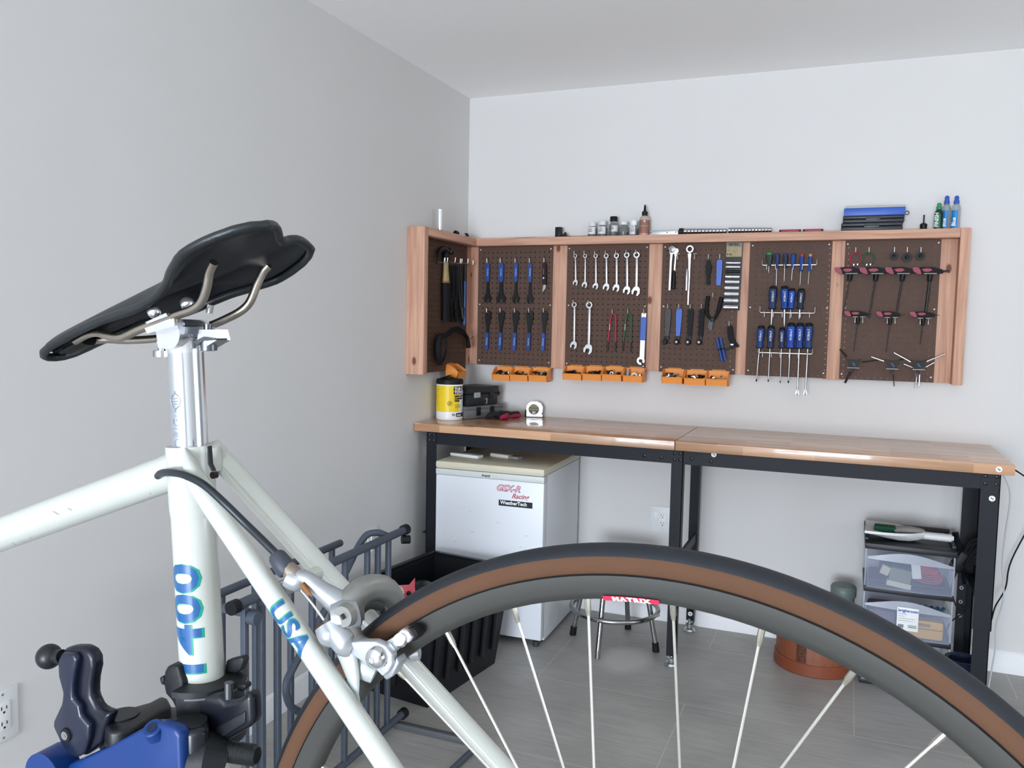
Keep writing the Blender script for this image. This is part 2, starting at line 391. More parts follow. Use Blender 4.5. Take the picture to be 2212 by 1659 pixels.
def pegboard(parent, x0, x1, z0, z1, M=None, gx=HX0, gz=HZ0):
    """perforated hardboard sheet in xz, 4 mm thick, with real holes at one inch"""
    mb = MB(); R = 0.0032; T = 0.004; h = IN / 2; bm = mb.bm
    k0 = math.ceil((x0 + 0.008 - gx) / IN); k1 = math.floor((x1 - 0.008 - gx) / IN)
    l0 = math.ceil((z0 + 0.008 - gz) / IN); l1 = math.floor((z1 - 0.008 - gz) / IN)
    def X(i): return x0 if i == k0 else (x1 if i == k1 + 1 else gx + (i - .5) * IN)
    def Z(i): return z0 if i == l0 else (z1 if i == l1 + 1 else gz + (i - .5) * IN)
    vs = []; fs = []
    for i in range(k0, k1 + 1):
        for j in range(l0, l1 + 1):
            cx, cz = gx + i * IN, gz + j * IN; a, b, c, d = X(i), X(i + 1), Z(j), Z(j + 1)
            n = len(vs)
            out = [(b, cz), (b, d), (cx, d), (a, d), (a, cz), (a, c), (cx, c), (b, c)]
            vs += [(x, -T, z) for x, z in out]
            vs += [(cx + R * cos(q * pi / 4), -T, cz + R * sin(q * pi / 4)) for q in range(8)]
            vs += [(cx + R * cos(q * pi / 4), 0, cz + R * sin(q * pi / 4)) for q in range(8)]
            for q in range(8):
                r = (q + 1) % 8
                fs.append([n + q, n + r, n + 8 + r, n + 8 + q]); fs.append([n + 8 + q, n + 8 + r, n + 16 + r, n + 16 + q])
    mb._add(vs, fs, M)
    # rim of the sheet
    e = [(x0, z0), (x1, z0), (x1, z1), (x0, z1)]
    vv = [(x, 0, z) for x, z in e] + [(x, -T, z) for x, z in e]
    mb._add(vv, [[k, (k + 1) % 4, 4 + (k + 1) % 4, 4 + k] for k in range(4)], M)
    o = mb.build('pegboard_panel', peg_m, parent, world=True, merge=False)
    for f in o.data.polygons: f.use_smooth = False
    return o
YP = -0.0385
PANELS = [(0.082, 0.485), (0.559, 0.964), (1.028, 1.379), (1.424, 1.770), (1.823, 2.194)]
Mp = Matrix.Translation((0, YP, 0))
for x0, x1 in PANELS: pegboard(frame_t, x0, x1, ZB, ZT - 0.011, Mp)
ML = Matrix.Translation((-YP, 0, 0)) @ Matrix.Rotation(pi / 2, 4, 'Z')   # local x -> +y, local -y -> +x
pegboard(wing, -0.598, -0.095, 1.190, ZT - 0.011, ML)
# screws that hold the sheets
scr = MB()
for x0, x1 in PANELS:
    for x in (x0 + 0.011, x1 - 0.011):
        for z in (ZT - 0.025, 1.52, ZB + 0.022):
            scr.lathe([(0.0042, 0), (0.0042, -0.0008), (0.002, -0.0018)], 12, Matrix.Translation((x + random.uniform(-.002, .002), YP - 0.004, z)), axis='y')
scr.build('panel_screws', screw_m, frame_t, world=True)

YS = YP - 0.004      # front face of the sheets
def PW(u, v, off=0.006): return at(u, v, YS - off)
def z7(x, y): return (1180 + x / 4.608, 420 + y / 4.608)
def z5(x, y): return (870 + x / 5.821, 420 + y / 5.821)
def z6(x, y): return (870 + x / 5.821, 660 + y / 5.821)

# ------------------------------------------------------------------ hooks
def hook_mesh():
    mb = MB(); r = 0.0021
    mb.tube([(0, 0.006, 0.001), (0, -0.0024, 0), (0, -0.028, -0.001), (0, -0.032, 0.002), (0, -0.034, 0.022)], r, 8)
    o = mb.build('peg_hook', zinc); me = o.data; bpy.data.objects.remove(o); return me
HOOK = hook_mesh()
def hook(p, what, rot=0.0):          # p = point on the sheet where the tool hangs
    o = bpy.data.objects.new('peg_hook', HOOK); col.objects.link(o); o.location = (p[0], YS, p[2]) if rot == 0 else p
    o.rotation_euler = (0, 0, rot)
    return tag(o, what if what.startswith('bare') else 'zinc wire peg hook holding the ' + what, 'hook', 'wire hooks on the pegboard')

# ------------------------------------------------------------------ tools that hang on the pegboard
def arc(cx, cz, r, a0, a1, n=8): return [(cx + r * cos(a0 + (a1 - a0) * k / n), cz + r * sin(a0 + (a1 - a0) * k / n)) for k in range(n + 1)]
def strip(mb, cl, ws, t, M=None, mi=0, y0=0.0):     # plate along z with widths; cl list of (x,z)
    poly = [(c[0] - w_ / 2, c[1]) for c, w_ in zip(cl, ws)] + [(c[0] + w_ / 2, c[1]) for c, w_ in list(zip(cl, ws))[::-1]]
    mb.plate(poly, t, M, mi, y0)
def hang(name, label, cat, u, v, group, off=0.012, tilt=0.0, scale=1.0):
    p = PW(u, v, off); t = thing(name, label, cat, p, 0, group); t.rotation_euler = (0, tilt, 0); t.scale = (scale,) * 3; return t

# flat cone wrenches -- blue grip and black fork
def cone_wrench(label, u, v, L, grip_first, wide, g, grip=None, thick=0.004, tilt=0.0):
    t = hang('cone_wrench', label, 'wrench', u, v, g, tilt=tilt)
    gl = L * 0.47; w = 0.019 * wide
    a, b = (0.006, -gl) if grip_first else (-L + gl, -L)
    m = MB(); top = max(a, b); bot = min(a, b)
    m.plate(arc(0, top - w / 2, w / 2, 0, pi, 8) + arc(0, bot + w / 2, w / 2, pi, 2 * pi, 8), thick + 0.003, y0=0.0015)
    m.ring((0, top - w * .55 if grip_first else bot + w * .55), 0.0028, 0.0036, thick + 0.0036, y0=0.0018)
    m.build('grip', grip or tool_blue, t)
    # printed maker's line on the grip
    me = text_mesh('ParkTool', 0.010, 0.0003, 0.0001, 'CENTER')
    MB().mesh(me, frame_matrix((0.003, -thick - 0.0018, (top + bot) / 2), (0, 0, 1), (-1, 0, 0))).build('lettering', mat('pale_blue_print', '9db4d8', .5), t)
    m = MB(); w2 = 0.012 * wide; W = 0.040 * wide * 0.92
    if grip_first:
        z0 = -gl + 0.004; zb = -L
        poly = [(-w2 / 2, z0), (-w2 / 2, z0 - 0.02), (-w2 * .7, zb + .05), (-W / 2, zb + 0.026), (-W / 2, zb + 0.012), (-W * .36, zb), (-W * .16, zb), (-W * .16, zb + 0.018), (0, zb + 0.023), (W * .16, zb + 0.018), (W * .16, zb), (W * .36, zb), (W / 2, zb + 0.012), (W / 2, zb + 0.026), (w2 * .7, zb + .05), (w2 / 2, z0 - 0.02), (w2 / 2, z0)]
    else:
        z0 = -L + gl - 0.004; zt = 0.008; W *= 0.92
        poly = [(-w2 / 2, z0), (-w2 * .62, z0 + .03), (-W / 2, zt - 0.035), (-W / 2, zt - 0.012), (-W * .33, zt), (-W * .14, zt), (-W * .14, zt - 0.02), (W * .14, zt - 0.02), (W * .14, zt), (W * .33, zt), (W / 2, zt - 0.012), (W / 2, zt - 0.035), (w2 * .62, z0 + .03), (w2 / 2, z0)]
    m.plate(poly, thick); m.build('wrench_head', tool_black, t)
    return t
gA = 'blue handled cone wrenches, upper row'
for k, (x, w_, l_) in enumerate([(1083, 1.0, 'first from the left, narrow grip'), (1250, 1.35, 'second from the left, widest blue grip'), (1437, .95, 'third from the left, forked end'), (1615, .9, 'fourth, beside the folding knife')]):
    u, v = z5(x - 8, 872); cone_wrench('cone wrench hung grip up, upper row, ' + l_, u, v, 0.196, True, w_, gA)
    hook(PW(*z5(x, 866)), 'upper row cone wrench, ' + l_.split(',')[0])
gB = 'cone wrenches hung by the head, lower row'
for k, (x, w_, l_) in enumerate([(1080, .95, 'leftmost under the first upper wrench'), (1248, .98, 'second from the left'), (1428, 1.0, 'middle one with shiny head'), (1606, 1.1, 'fourth, dark blue grip'), (1790, .9, 'rightmost beside the stud')]):
    u, v = z6(x - 4, 85); t_ = cone_wrench('cone wrench hung head up, lower row, ' + l_, u, v, 0.193, False, w_, gB, grip=tool_blue if k != 3 else mat('dark_blue_grip', '16346f', .4), tilt=0.03)
    if k == 2: t_.children[0]
    hook(PW(*z6(x, 90)), 'lower row cone wrench, ' + l_.split(' ')[0])
# utility knife
u, v = z5(1790, 868); t_ = hang('utility_knife', 'black and red utility knife with grey blade tip beside stud', 'knife', u, v, 'sharp tools')
m = MB(); m.plate([(-.006, .004), (.004, .006), (.009, -.01), (.011, -.06), (.010, -.105), (-.006, -.105), (-.011, -.085), (-.012, -.04), (-.010, -.01)], .011); m.build('handle', blk, t_)
MB().plate([(-.006, -.025), (-.001, -.025), (-.001, -.055), (-.006, -.055)], .0008, y0=-.0112).build('red_inlay', red_grip, t_)
MB().lathe([(.0045, -.0112), (.0045, -.0128), (.002, -.0134)], 14, Matrix.Translation((-.004, 0, -.072)), axis='y').build('slider_button', steel, t_)
MB().plate([(-.004, -.104), (.010, -.100), (.008, -.122), (-.006, -.140), (-.009, -.134)], .004, y0=-.003).build('blade', steel, t_)
hook(PW(*z5(1797, 860)), 'utility knife')

# combination wrenches
def comb_wrench(label, x, y, xb, yb, w_, g, openang=0.35):
    (u, v), (u2, v2) = z7(x, y), z7(xb, yb)
    a = PW(u, v, .016); b = PW(u2, v2, .010); L = (a - b).length; tilt = math.atan2(b.x - a.x, a.z - b.z)
    t = thing('combination_wrench', label, 'wrench', a, 0, g); t.rotation_euler = (0.0, tilt, 0)
    R1 = 0.0108 * w_; m = MB()
    m.ring((0, 0), R1 * .6, R1, 0.006 * w_, n=24, y0=.003)
    m.build('ring_end', wrench_steel, t)
    m = MB(); W = 0.0085 * w_
    m.box((0, 0, -(L - R1 * 1.6) / 2 - R1 * .35), (W, 0.0045, L - R1 * 2.7), bev=0.0016)
    m.build('shank', wrench_steel, t)
    m = MB(); Q = Matrix.Translation((0, 0, -L + R1 * 1.15)) @ Matrix.Rotation(openang, 4, 'Y')
    r = R1 * 1.42
    poly = arc(0, 0, r, radians(150), radians(30), 12)[::1]
    poly = [(-r * .98, -r * .3), (-r * .72, r * .62), (-r * .3, r * .98), (r * .3, r * .98), (r * .72, r * .62), (r * .98, -r * .3), (r * .72, -r * 1.0), (r * .40, -r * 1.02), (r * .42, -r * .1), (0, r * .12), (-r * .42, -r * .1), (-r * .40, -r * 1.02), (-r * .72, -r * 1.0)]
    m.plate(poly, 0.0055 * w_, Q, y0=.0025); m.build('open_end', wrench_steel, t)
    return t
gC = 'combination wrenches graded by size'
words = ['smallest, leftmost of the upper row', 'second smallest, upper row', 'third from the left, upper row', 'fourth from the left, upper row', 'fifth, large open jaw, upper row', 'sixth, second largest, upper row', 'largest, rightmost of upper row beside stud']
for i, (x, y, xb, yb, w_) in enumerate([(290, 612, 278, 898, .86), (388, 612, 380, 920, .92), (493, 612, 480, 934, .96), (598, 612, 582, 946, 1.08), (700, 610, 685, 957, 1.12), (803, 604, 783, 982, 1.2), (901, 602, 886, 995, 1.36)]):
    comb_wrench('chrome combination wrench, ' + words[i], x, y, xb, yb, w_, gC)
    hook(PW(*z7(x + 3, y)), 'combination wrench, ' + words[i].split(',')[0])
for x, y, xb, yb, w_, l_ in [(280, 1098, 268, 1525, 1.18, 'narrow one hanging leftmost in the lower row'), (430, 1100, 420, 1574, 1.5, 'large bright one second in lower row')]:
    comb_wrench('chrome combination wrench, ' + l_, x, y, xb, yb, w_, 'combination wrenches in the lower row')
    hook(PW(*z7(x + 3, y)), l_.split(' ')[0] + ' lower row combination wrench')
# pin tools: bent double rods
def pin_tool(col_m, cname, x):
    u, v = z7(x, 1192); t = hang('pin_tool', cname + ' forked pin tool of bent rod with black tips', 'tool', u, v, 'forked pin tools')
    s = 1 / 4.608 / 410
    pts = [(-45 * s, 0, -250 * s), (-26 * s, 0, -40 * s), (-18 * s, 0, -8 * s), (0, 0, 0), (18 * s, 0, -8 * s), (22 * s, 0, -40 * s), (26 * s, 0, -250 * s)]
    MB().tube(spline(pts, 6), 0.0038, 10).build('grip_rod', col_m, t)
    MB().tube([(-45 * s, 0, -248 * s), (-47 * s, 0, -335 * s)], .0036, 10).build('rod_tip', mat('dark_rod_tip', '2a1a1c', .5), t); MB().tube([(26 * s, 0, -248 * s), (27 * s, 0, -340 * s)], .0036, 10).build('rod_tip', mat('dark_rod_tip', '2a1a1c', .5), t)
    m = MB(); m.box((-.0165, -.0044, -.062), (.0022, .0006, .03)); m.build('printed_mark', white_txt, t)
    hook(PW(*z7(x, 1188)), cname + ' forked pin tool')
pin_tool(red_grip, 'red', 670); pin_tool(green_grip, 'green', 824)
# pedal wrench
u, v = z7(974, 1190); t_ = hang('pedal_wrench', 'steel pedal wrench with blue grip beside the stud', 'wrench', u, v, 'long wrenches', tilt=.02)
m = MB(); m.plate([(-.011, .004), (.011, .004), (.012, -.215), (-.010, -.215)], .005)
m.ring((-.004, -.222), .009, .019, .006, y0=.0005, a0=radians(-35), a1=radians(285)); m.build('wrench_body', wrench_steel, t_)
MB().plate([(-.0125, -.018), (-.006, -.014), (.006, -.014), (.0135, -.018), (.0130, -.125), (-.0115, -.125)], .009, y0=.002).build('grip', tool_blue2, t_)
hook(PW(*z7(982, 1188)), 'pedal wrench')

# ratchets
def ratchet(label, x, parts):
    u, v = z7(x, 545); t = hang('ratchet', label, 'ratchet', u, v, 'socket ratchets', off=.018); parts(t); return t
def r1(t):
    m = MB(); m.lathe([(.0, .008), (.014, .008), (.017, .004), (.017, -.008), (.013, -.011), (0, -.011)], 24, axis='y'); m.build('ratchet_head', chrome, t)
    MB().lathe([(.0065, -.010), (.0065, -.014), (.003, -.016)], 16, axis='y').build('drive_button', steel, t)
    m = MB(); strip(m, [(0, -.012), (-.002, -.024), (-.004, -.06), (-.006, -.19)], [.026, .011, .009, .0085], .008, y0=.003); m.build('shank', chrome, t)
def r2(t):
    m = MB(); m.ring((0, 0), .011, .017, .014, y0=.007, a0=radians(-75), a1=radians(280)); m.ball((-.004, 0, -.016), .010, sc3=(1, .8, 1)); m.build('ratchet_head', chrome, t)
    m = MB(); strip(m, [(-.001, -.02), (0, -.05), (.001, -.115), (.0, -.255)], [.016, .010, .0075, .005], .006, y0=.0); m.build('shank', chrome, t)
    m = MB(); m.lathe([(.001, -.193), (.008, -.190), (.0085, -.13), (.007, -.10), (.004, -.09)], 16, Matrix.Translation((-.009, -.011, 0))); m.build('handle', steel, t)
ratchet('chrome ratchet with round head, left of the two', 1255, r1)
ratchet('long chrome ratchet with open ring head, right of the two', 1432, r2)
u, v = z7(1292, 560); t_ = hang('ratchet', 'smaller ratchet with black handle tucked behind the round-headed one', 'ratchet', u, v, 'socket ratchets', off=.006)
m = MB(); m.lathe([(0, .004), (.012, .004), (.012, -.005), (0, -.006)], 20, axis='y'); strip(m, [(0, -.008), (-.001, -.03), (-.004, -.10)], [.018, .006, .007], .006, y0=.003); m.build('ratchet_head', steel, t_)
m = MB(); m.lathe([(.001, -.180), (.009, -.176), (.0095, -.14), (.008, -.105), (.005, -.09)], 16, Matrix.Translation((-.006, -.0, 0))); m.build('handle', blk, t_)
for x, y, wd in ((1322, 600, 'left'), (1490, 598, 'right')):
    p = PW(*z7(x, y), 0); t_ = MB(); r = .0022
    t_.tube([(0, .003, .0), (0, -.03, .0), (0, -.034, -.004), (0, -.036, -.024)], r, 8); t_.tube([(-.008, -.031, .001), (.011, -.031, .001)], r, 8)
    o = t_.build('peg_hook', zinc); o.location = (p.x, YS, p.z); tag(o, 'double arm peg hook beside the %s ratchet' % wd, 'hook', 'wire hooks on the pegboard')
# small hand tools
u, v = z7(1618, 655); t_ = hang('deburring_tool', 'small black hand tool left of the bright blue one', 'tool', u, v, 'small hand tools')
m = MB(); strip(m, [(-.001, 0), (0, -.012), (.002, -.03), (0, -.062), (.0, -.078), (.001, -.105), (.001, -.113)], [.008, .018, .026, .020, .012, .018, .010], .012); m.build('tool_body', mat('greenish_black_plastic', '121716', .6, 0, .1, spec=.25), t_); hook(PW(*z7(1621, 650)), 'small black hand tool')
u, v = z7(1728, 655); t_ = hang('tire_lever', 'bright blue flat tool beside the socket card', 'tool', u, v, 'small hand tools')
m = MB(); strip(m, [(.001, .002), (0, -.004), (0, -.05), (-.001, -.108), (-.001, -.114)], [.016, .025, .024, .021, .018], .008); m.ring((0, -.008), .003, .0055, .0086, y0=.0003); m.build('tool_body', tool_blue2, t_); hook(PW(*z7(1734, 648)), 'bright blue flat tool')
# lever wrenches with socket ends
gL = 'crank lever wrenches in a row'
dk = mat('dark_green_black', '14181a', .6, 0, .1, spec=.25)
for i, (x, xb, mm, l_, cn) in enumerate([(1218, 1205, blk_gloss, 'glossy black', 'leftmost'), (1327, 1310, tool_blue2, 'blue', 'only blue one'), (1440, 1425, dk, 'green-black', 'third'), (1551, 1527, mat('matte_grey_black', '1e1f21', .7, 0, .1, spec=.2), 'matte dark grey', 'rightmost')]):
    u, v = z7(x, 1148); t = hang('lever_wrench', '%s lever wrench with socket foot, %s in the row' % (l_, cn), 'wrench', u, v, gL, off=.010, tilt=0.02)
    m = MB(); strip(m, arc(0, 0, 0, 0, 1, 0) or [], [], 0) if False else None
    w0, w1 = (.027, .019) if i != 3 else (.024, .022)
    m.plate(arc(0, -.006, w0 / 2, 0, pi, 8) + [(-w0 / 2, -.03), (-w1 / 2, -.122), (w1 / 2, -.122), (w0 / 2, -.03)], .010, y0=.002); m.ring((0, -.008), .004, .007, .0106, y0=.0023)
    m.build('lever', mm, t)
    m = MB(); m.b2((-.007, .0, -.145), (.008, -.007, -.120), bev=.002); xo = -.0045 - (.004 if i == 0 else 0)
    m.lathe([(0, .0), (.0125, .0), (.0135, -.004), (.0135, -.012), (.010, -.018), (.006, -.018)], 20, Matrix.Translation((xo, 0, -.150)), axis='y'); m.build('socket_foot', tool_black, t)
    MB().lathe([(.0025, -.016), (.006, -.0185), (.006, -.020), (.003, -.0215)], 14, Matrix.Translation((xo, 0, -.150)), axis='y').build('socket_insert', blk if i == 0 else steel, t)
    hook(PW(*z7(x + 1, 1140)), '%s lever wrench' % l_)
# pliers
u, v = z7(1668, 1030); t_ = hang('pliers', 'black handled pliers spread open beside the socket card', 'pliers', u, v, 'gripping tools', off=.012)
m = MB(); m.tube(spline([(-.026, 0, .008), (-.030, 0, -.03), (-.029, 0, -.07), (-.012, 0, -.098)], 6), ip([.009, .0095, .009, .006], 6), 10); m.build('handle', blk_rub, t_)
m = MB(); m.tube(spline([(.036, 0, .004), (.030, 0, -.02), (.022, 0, -.06), (.006, 0, -.098)], 6), ip([.0095, .010, .009, .006], 6), 10); m.build('handle', blk_rub, t_)
m = MB(); m.ball((-.004, -.002, -.100), .012, sc3=(1, .6, 1)); m.plate([(-.016, -.10), (.006, -.095), (.0, -.118), (-.002, -.148), (-.012, -.148), (-.022, -.135)], .010, y0=.004); m.build('jaws', mat('dark_pliers_steel', '34363a', .4, .6), t_)
hook(PW(*z7(1665, 1028)), 'open black pliers')
# chain tool on a hook with blue bars
u, v = z7(1828, 1318); t_ = hang('cable_cutter', 'black angled cutter with short curved jaw hanging over stud', 'cutter', u, v, 'gripping tools', off=.012)
m = MB(); m.plate([(-.010, .004), (.010, .006), (.016, -.02), (.020, -.05), (.030, -.066), (.044, -.084), (.042, -.092), (.030, -.092), (.020, -.082), (.004, -.074), (-.006, -.05), (-.010, -.02)], .012); m.build('handle', blk_rub, t_)
m = MB(); m.tube(spline([(-.034, 0, -.104), (-.015, 0, -.103), (.008, 0, -.098), (.024, -.002, -.086)], 6), ip([.0035, .0045, .005, .005], 6), 10); m.ball((.012, -.014, -.085), .007, sc3=(1.3, .6, 1)); m.build('lower_jaw', mat('dark_pliers_steel', '34363a', .4, .6), t_)
MB().box((.014, -.018, -.080), (.014, .003, .007), bev=.001).build('steel_catch', steel, t_)
hook(PW(*z7(1826, 1310)), 'black angled cutter')
for i, (a, b, nm) in enumerate([((1548, 729), (1560, 781), 'left'), ((1556, 729), (1567, 778), 'right')]):
    pa, pb = PW(*a, .012 + .004 * i), PW(*b, .012 + .004 * i)
    t = thing('blue_rod', 'short blue rod leaning under the angled cutter, %s of the pair' % nm, 'rod', pb, 0, 'pair of blue rods'); d = pa - pb
    MB().tube([(0, 0, 0), d * .45, d * .5, d * .55, d], [.0058, .0062, .0045, .0062, .0058], 12).build('rod_body', tool_blue, t)
    MB().tube([d * .47, d * .53], [.0068, .0068], 12).build('rod_clip', dk, t)
# socket rail on a hanging card
p = PW(*z7(1875, 470), .006); t_ = thing('socket_set', 'upright card with a rail of nine chrome sockets', 'socket set', (p.x, YS, p.z), 0)
H = (p.z - PW(*z7(1860, 1155), .006).z)
t_.rotation_euler = (0, radians(.8), 0)
MB().b2((-.037, -.001, -H), (.037, -.005, 0), bev=.001).build('backing_card', mat('dark_card', '33373a', .6), t_)
MB().b2((-.0355, -.0052, -.022), (.0355, -.0075, -.004)).build('card_header', mat('grey_card', '767a72', .6), t_)
MB().b2((-.034, -.0052, -.068), (.034, -.0072, -.022)).build('card_label', mat('tan_card', 'a3946f', .6, 0, .5, 55), t_)
lettering('lettering', 'METRIC', .013, (-.024, -.0082, -.017), (1, 0, 0), (0, 0, 1), black_txt, t_, world=False, bold=.0006)
lettering('lettering', '9 PC', .012, (-.031, -.0078, -.062), (1, 0, 0), (0, 0, 1), black_txt, t_, world=False, bold=.0006)
s_ = H / (1155 - 470)
for k, yy in enumerate([680, 722, 768, 818, 870, 930, 990, 1056, 1125]):
    z = -(yy - 470) * s_; rr = .0052 + .0007 * k
    m = MB(); m.lathe([(rr * .7, -.032), (rr, -.0315), (rr, -.004), (rr * .93, 0), (rr * .95, .0315), (rr * .6, .032)], 16, Matrix.Translation((0, -.0055 - rr, z)), axis='x'); m.build('socket', chrome if k != 2 else tool_black, t_)

# screwdrivers in three wire racks
def rack(label, y, x0, x1, ytop, zf):
    a = PW(*zf(x0, y), 0); b = PW(*zf(x1, y), 0); up = PW(*zf(x0, ytop), 0).z - a.z
    t = thing('wire_rack', label, 'rack', (a.x, YS, a.z), 0, 'wire screwdriver racks'); W = b.x - a.x; r = .0022
    yb = -.030
    MB().tube([(0, .003, up), (0, -.012, up), (0, -.022, up - .003), (-.0, yb, .004), (.004, yb, 0), (W - .004, yb, 0), (W, yb, .004), (W, -.022, up - .003), (W, -.012, up), (W, .003, up)], r, 8).build('rack_wire', zinc, t)
    m = MB()
    for k in range(6):
        x = W * (k + .55) / 6.1
        m.tube([(x - .007, -.001, .006), (x, -.004, .006), (x, -.040, .006), (x, -.044, .002), (x, -.044, -.02)], .0014, 6)
    m.build('rack_fingers', zinc, t)
    return t
zA = lambda x, y: (1620 + x / 9.218, 520 + y / 9.218)
zB = lambda x, y: (1620 + x / 9.218, 680 + y / 9.218)
rack('top wire rack holding six small screwdrivers', 497, 255, 1335, 385, zA)
rack('middle wire rack holding four screwdrivers', 1430, 210, 1295, 1300, zA)
rack('bottom wire rack holding six large screwdrivers', 745, 175, 1250, 640, zB)
def driver(label, zf, xt, yt, xb, ygrip, ytip, wpx, grip, g, cap=None, flat=False, shaft=None, style='big', tip=True, off=.030):
    a = PW(*zf(xt, yt), off); c = PW(*zf(xb, ytip), off); gz = PW(*zf((xt + xb) / 2, ygrip), off)
    d = c - a; L = d.length; t = thing('screwdriver', label, 'screwdriver', a, 0, g); t.rotation_euler = (0, math.atan2(d.x, -d.z), 0)
    gl = (a.z - gz.z); R = wpx / 2 / 9.218 / 425; sh = shaft or R * .30
    if style == 'big':
        MB().lathe([(0, 0), (R * .55, -.0008), (R * .85, -.006), (R * .92, -gl * .14)], 18).build('grip_cap', cap or blk_rub, t); MB().lathe([(R * .97, -gl * .95), (R * .95, -gl + .002), (R * .5, -gl)], 18).build('grip_collar', blk_rub, t)
        m = MB(); m.lathe([(R * .92, -gl * .135), (R, -gl * .25), (R * 1.02, -gl * .45), (R * .86, -gl * .66), (R * .74, -gl * .80), (R * .92, -gl * .92), (R * .97, -gl * .955)], 8); m.build('grip', grip, t)
        me = text_mesh('KOBALT', gl * .115, .0001, .0001, 'CENTER')
        MB().mesh(me, frame_matrix((R * .30, -R * 1.0, -gl * .45), (0, 0, 1), (-1, 0, 0))).build('lettering', white_txt, t)
    else:
        m = MB(); m.lathe([(0, 0), (R * .8, -.001), (R, -gl * .08), (R, -gl * .16)], 14); m.build('grip_cap', cap or drv_navy, t)
        m = MB(); m.lathe([(R * .95, -gl * .16), (R, -gl * .3), (R * 1.05, -gl * .5), (R * .72, -gl * .72), (R * .85, -gl * .9), (R * .7, -gl), (R * .4, -gl)], 8); m.build('grip', grip, t)
    m = MB()
    if flat: m.tube([(0, 0, -gl), (0, 0, -L + .022), (0, 0, -L + .012), (0, 0, -L + .004)], [sh, sh, sh * 1.0, sh * 1.0], 12); m.plate([(-sh, -L + .022), (-sh * 1.7, -L + .012), (-sh * 1.7, -L), (sh * 1.7, -L), (sh * 1.7, -L + .012), (sh, -L + .022)], sh * .8, y0=sh * .4)
    else: m.tube([(0, 0, -gl), (0, 0, -L + .008), (0, 0, -L)], [sh, sh, sh * .5], 12)
    m.build('shaft', wrench_steel, t)
    if tip: MB().tube([(0, 0, -L + .011), (0, 0, -L + .004), (0, 0, -L - .0005)], [sh * 1.08, sh * 1.08, sh * .55] if not flat else [sh * 1.75, sh * 1.75, sh * 1.75], 8 if not flat else 4, flat=.5 if flat else 1, side=(0, 1, 0)).build('dark_tip', tool_black, t)
    return t
g1 = 'small screwdrivers in the top rack'
driver('stubby screwdriver with green cap in top rack', zA, 388, 235, 372, 500, 640, 118, mat('dark_green_grip', '283b33', .4), g1, cap=mat('green_cap', '1c8a55', .4), shaft=.0016, style='s', tip=False)
driver('long thin screwdriver second in the top rack', zA, 545, 252, 515, 548, 905, 82, drv_navy, g1, shaft=.0018, style='s', tip=False)
driver('navy screwdriver third in top rack', zA, 708, 252, 688, 548, 806, 88, mat('charcoal_navy_grip', '232a40', .45), g1, shaft=.0017, style='s', tip=False)
driver('blue screwdriver fourth in top rack', zA, 866, 252, 856, 548, 790, 76, drv_blue, g1, shaft=.0018, style='s', tip=False)
driver('slim blue screwdriver with red cap', zA, 1038, 255, 1025, 612, 888, 66, drv_blue, g1, cap=mat('red_cap', 'b02a36', .4), shaft=.0014, style='s', tip=False)
driver('slim blue screwdriver with tan cap', zA, 1208, 258, 1202, 605, 875, 62, drv_blue, g1, cap=mat('tan_cap', 'b88a55', .4), shaft=.0011, style='s', tip=False)
g2 = 'screwdrivers in the middle rack'
driver('navy screwdriver leftmost in middle rack', zA, 465, 897, 440, 1368, 1690, 140, drv_navy, g2, tip=False)
driver('bright blue screwdriver second in middle rack', zA, 690, 897, 625, 1368, 1714, 140, drv_blue, g2, tip=False)
driver('short blue screwdriver third in middle rack', zA, 843, 945, 838, 1368, 1560, 118, mat('vivid_blue_grip', '1c4aa6', .35), g2, shaft=.0014, tip=False)
driver('dark screwdriver rightmost in middle rack', zA, 1025, 950, 1018, 1368, 1570, 128, mat('very_dark_navy_grip', '1b2940', .4), g2, tip=False)
g3 = 'large screwdrivers in the bottom rack'
driver('blue screwdriver leftmost in bottom rack, dark tip', zB, 228, 213, 236, 672, 1335, 134, mat('mid_blue_grip', '1d3f7c', .35), g3, shaft=.0031)
driver('blue screwdriver second in bottom rack, turned lettering', zB, 423, 213, 388, 672, 1337, 128, drv_navy, g3, shaft=.0028)
driver('slimmer dark blue screwdriver third in bottom rack', zB, 640, 250, 582, 672, 1360, 110, drv_navy, g3, shaft=.0021)
driver('bright blue screwdriver fourth in bottom rack', zB, 825, 158, 780, 678, 1360, 150, mat('vivid_blue_grip', '1c4aa6', .35), g3, shaft=.0031)
driver('very long flat screwdriver, left one of two', zB, 1002, 158, 935, 680, 1590, 135, drv_blue, g3, flat=True, shaft=.0038)
driver('very long flat screwdriver, right one of two', zB, 1180, 158, 1130, 680, 1595, 135, mat('mid_blue_grip', '1d3f7c', .35), g3, flat=True, shaft=.0038)

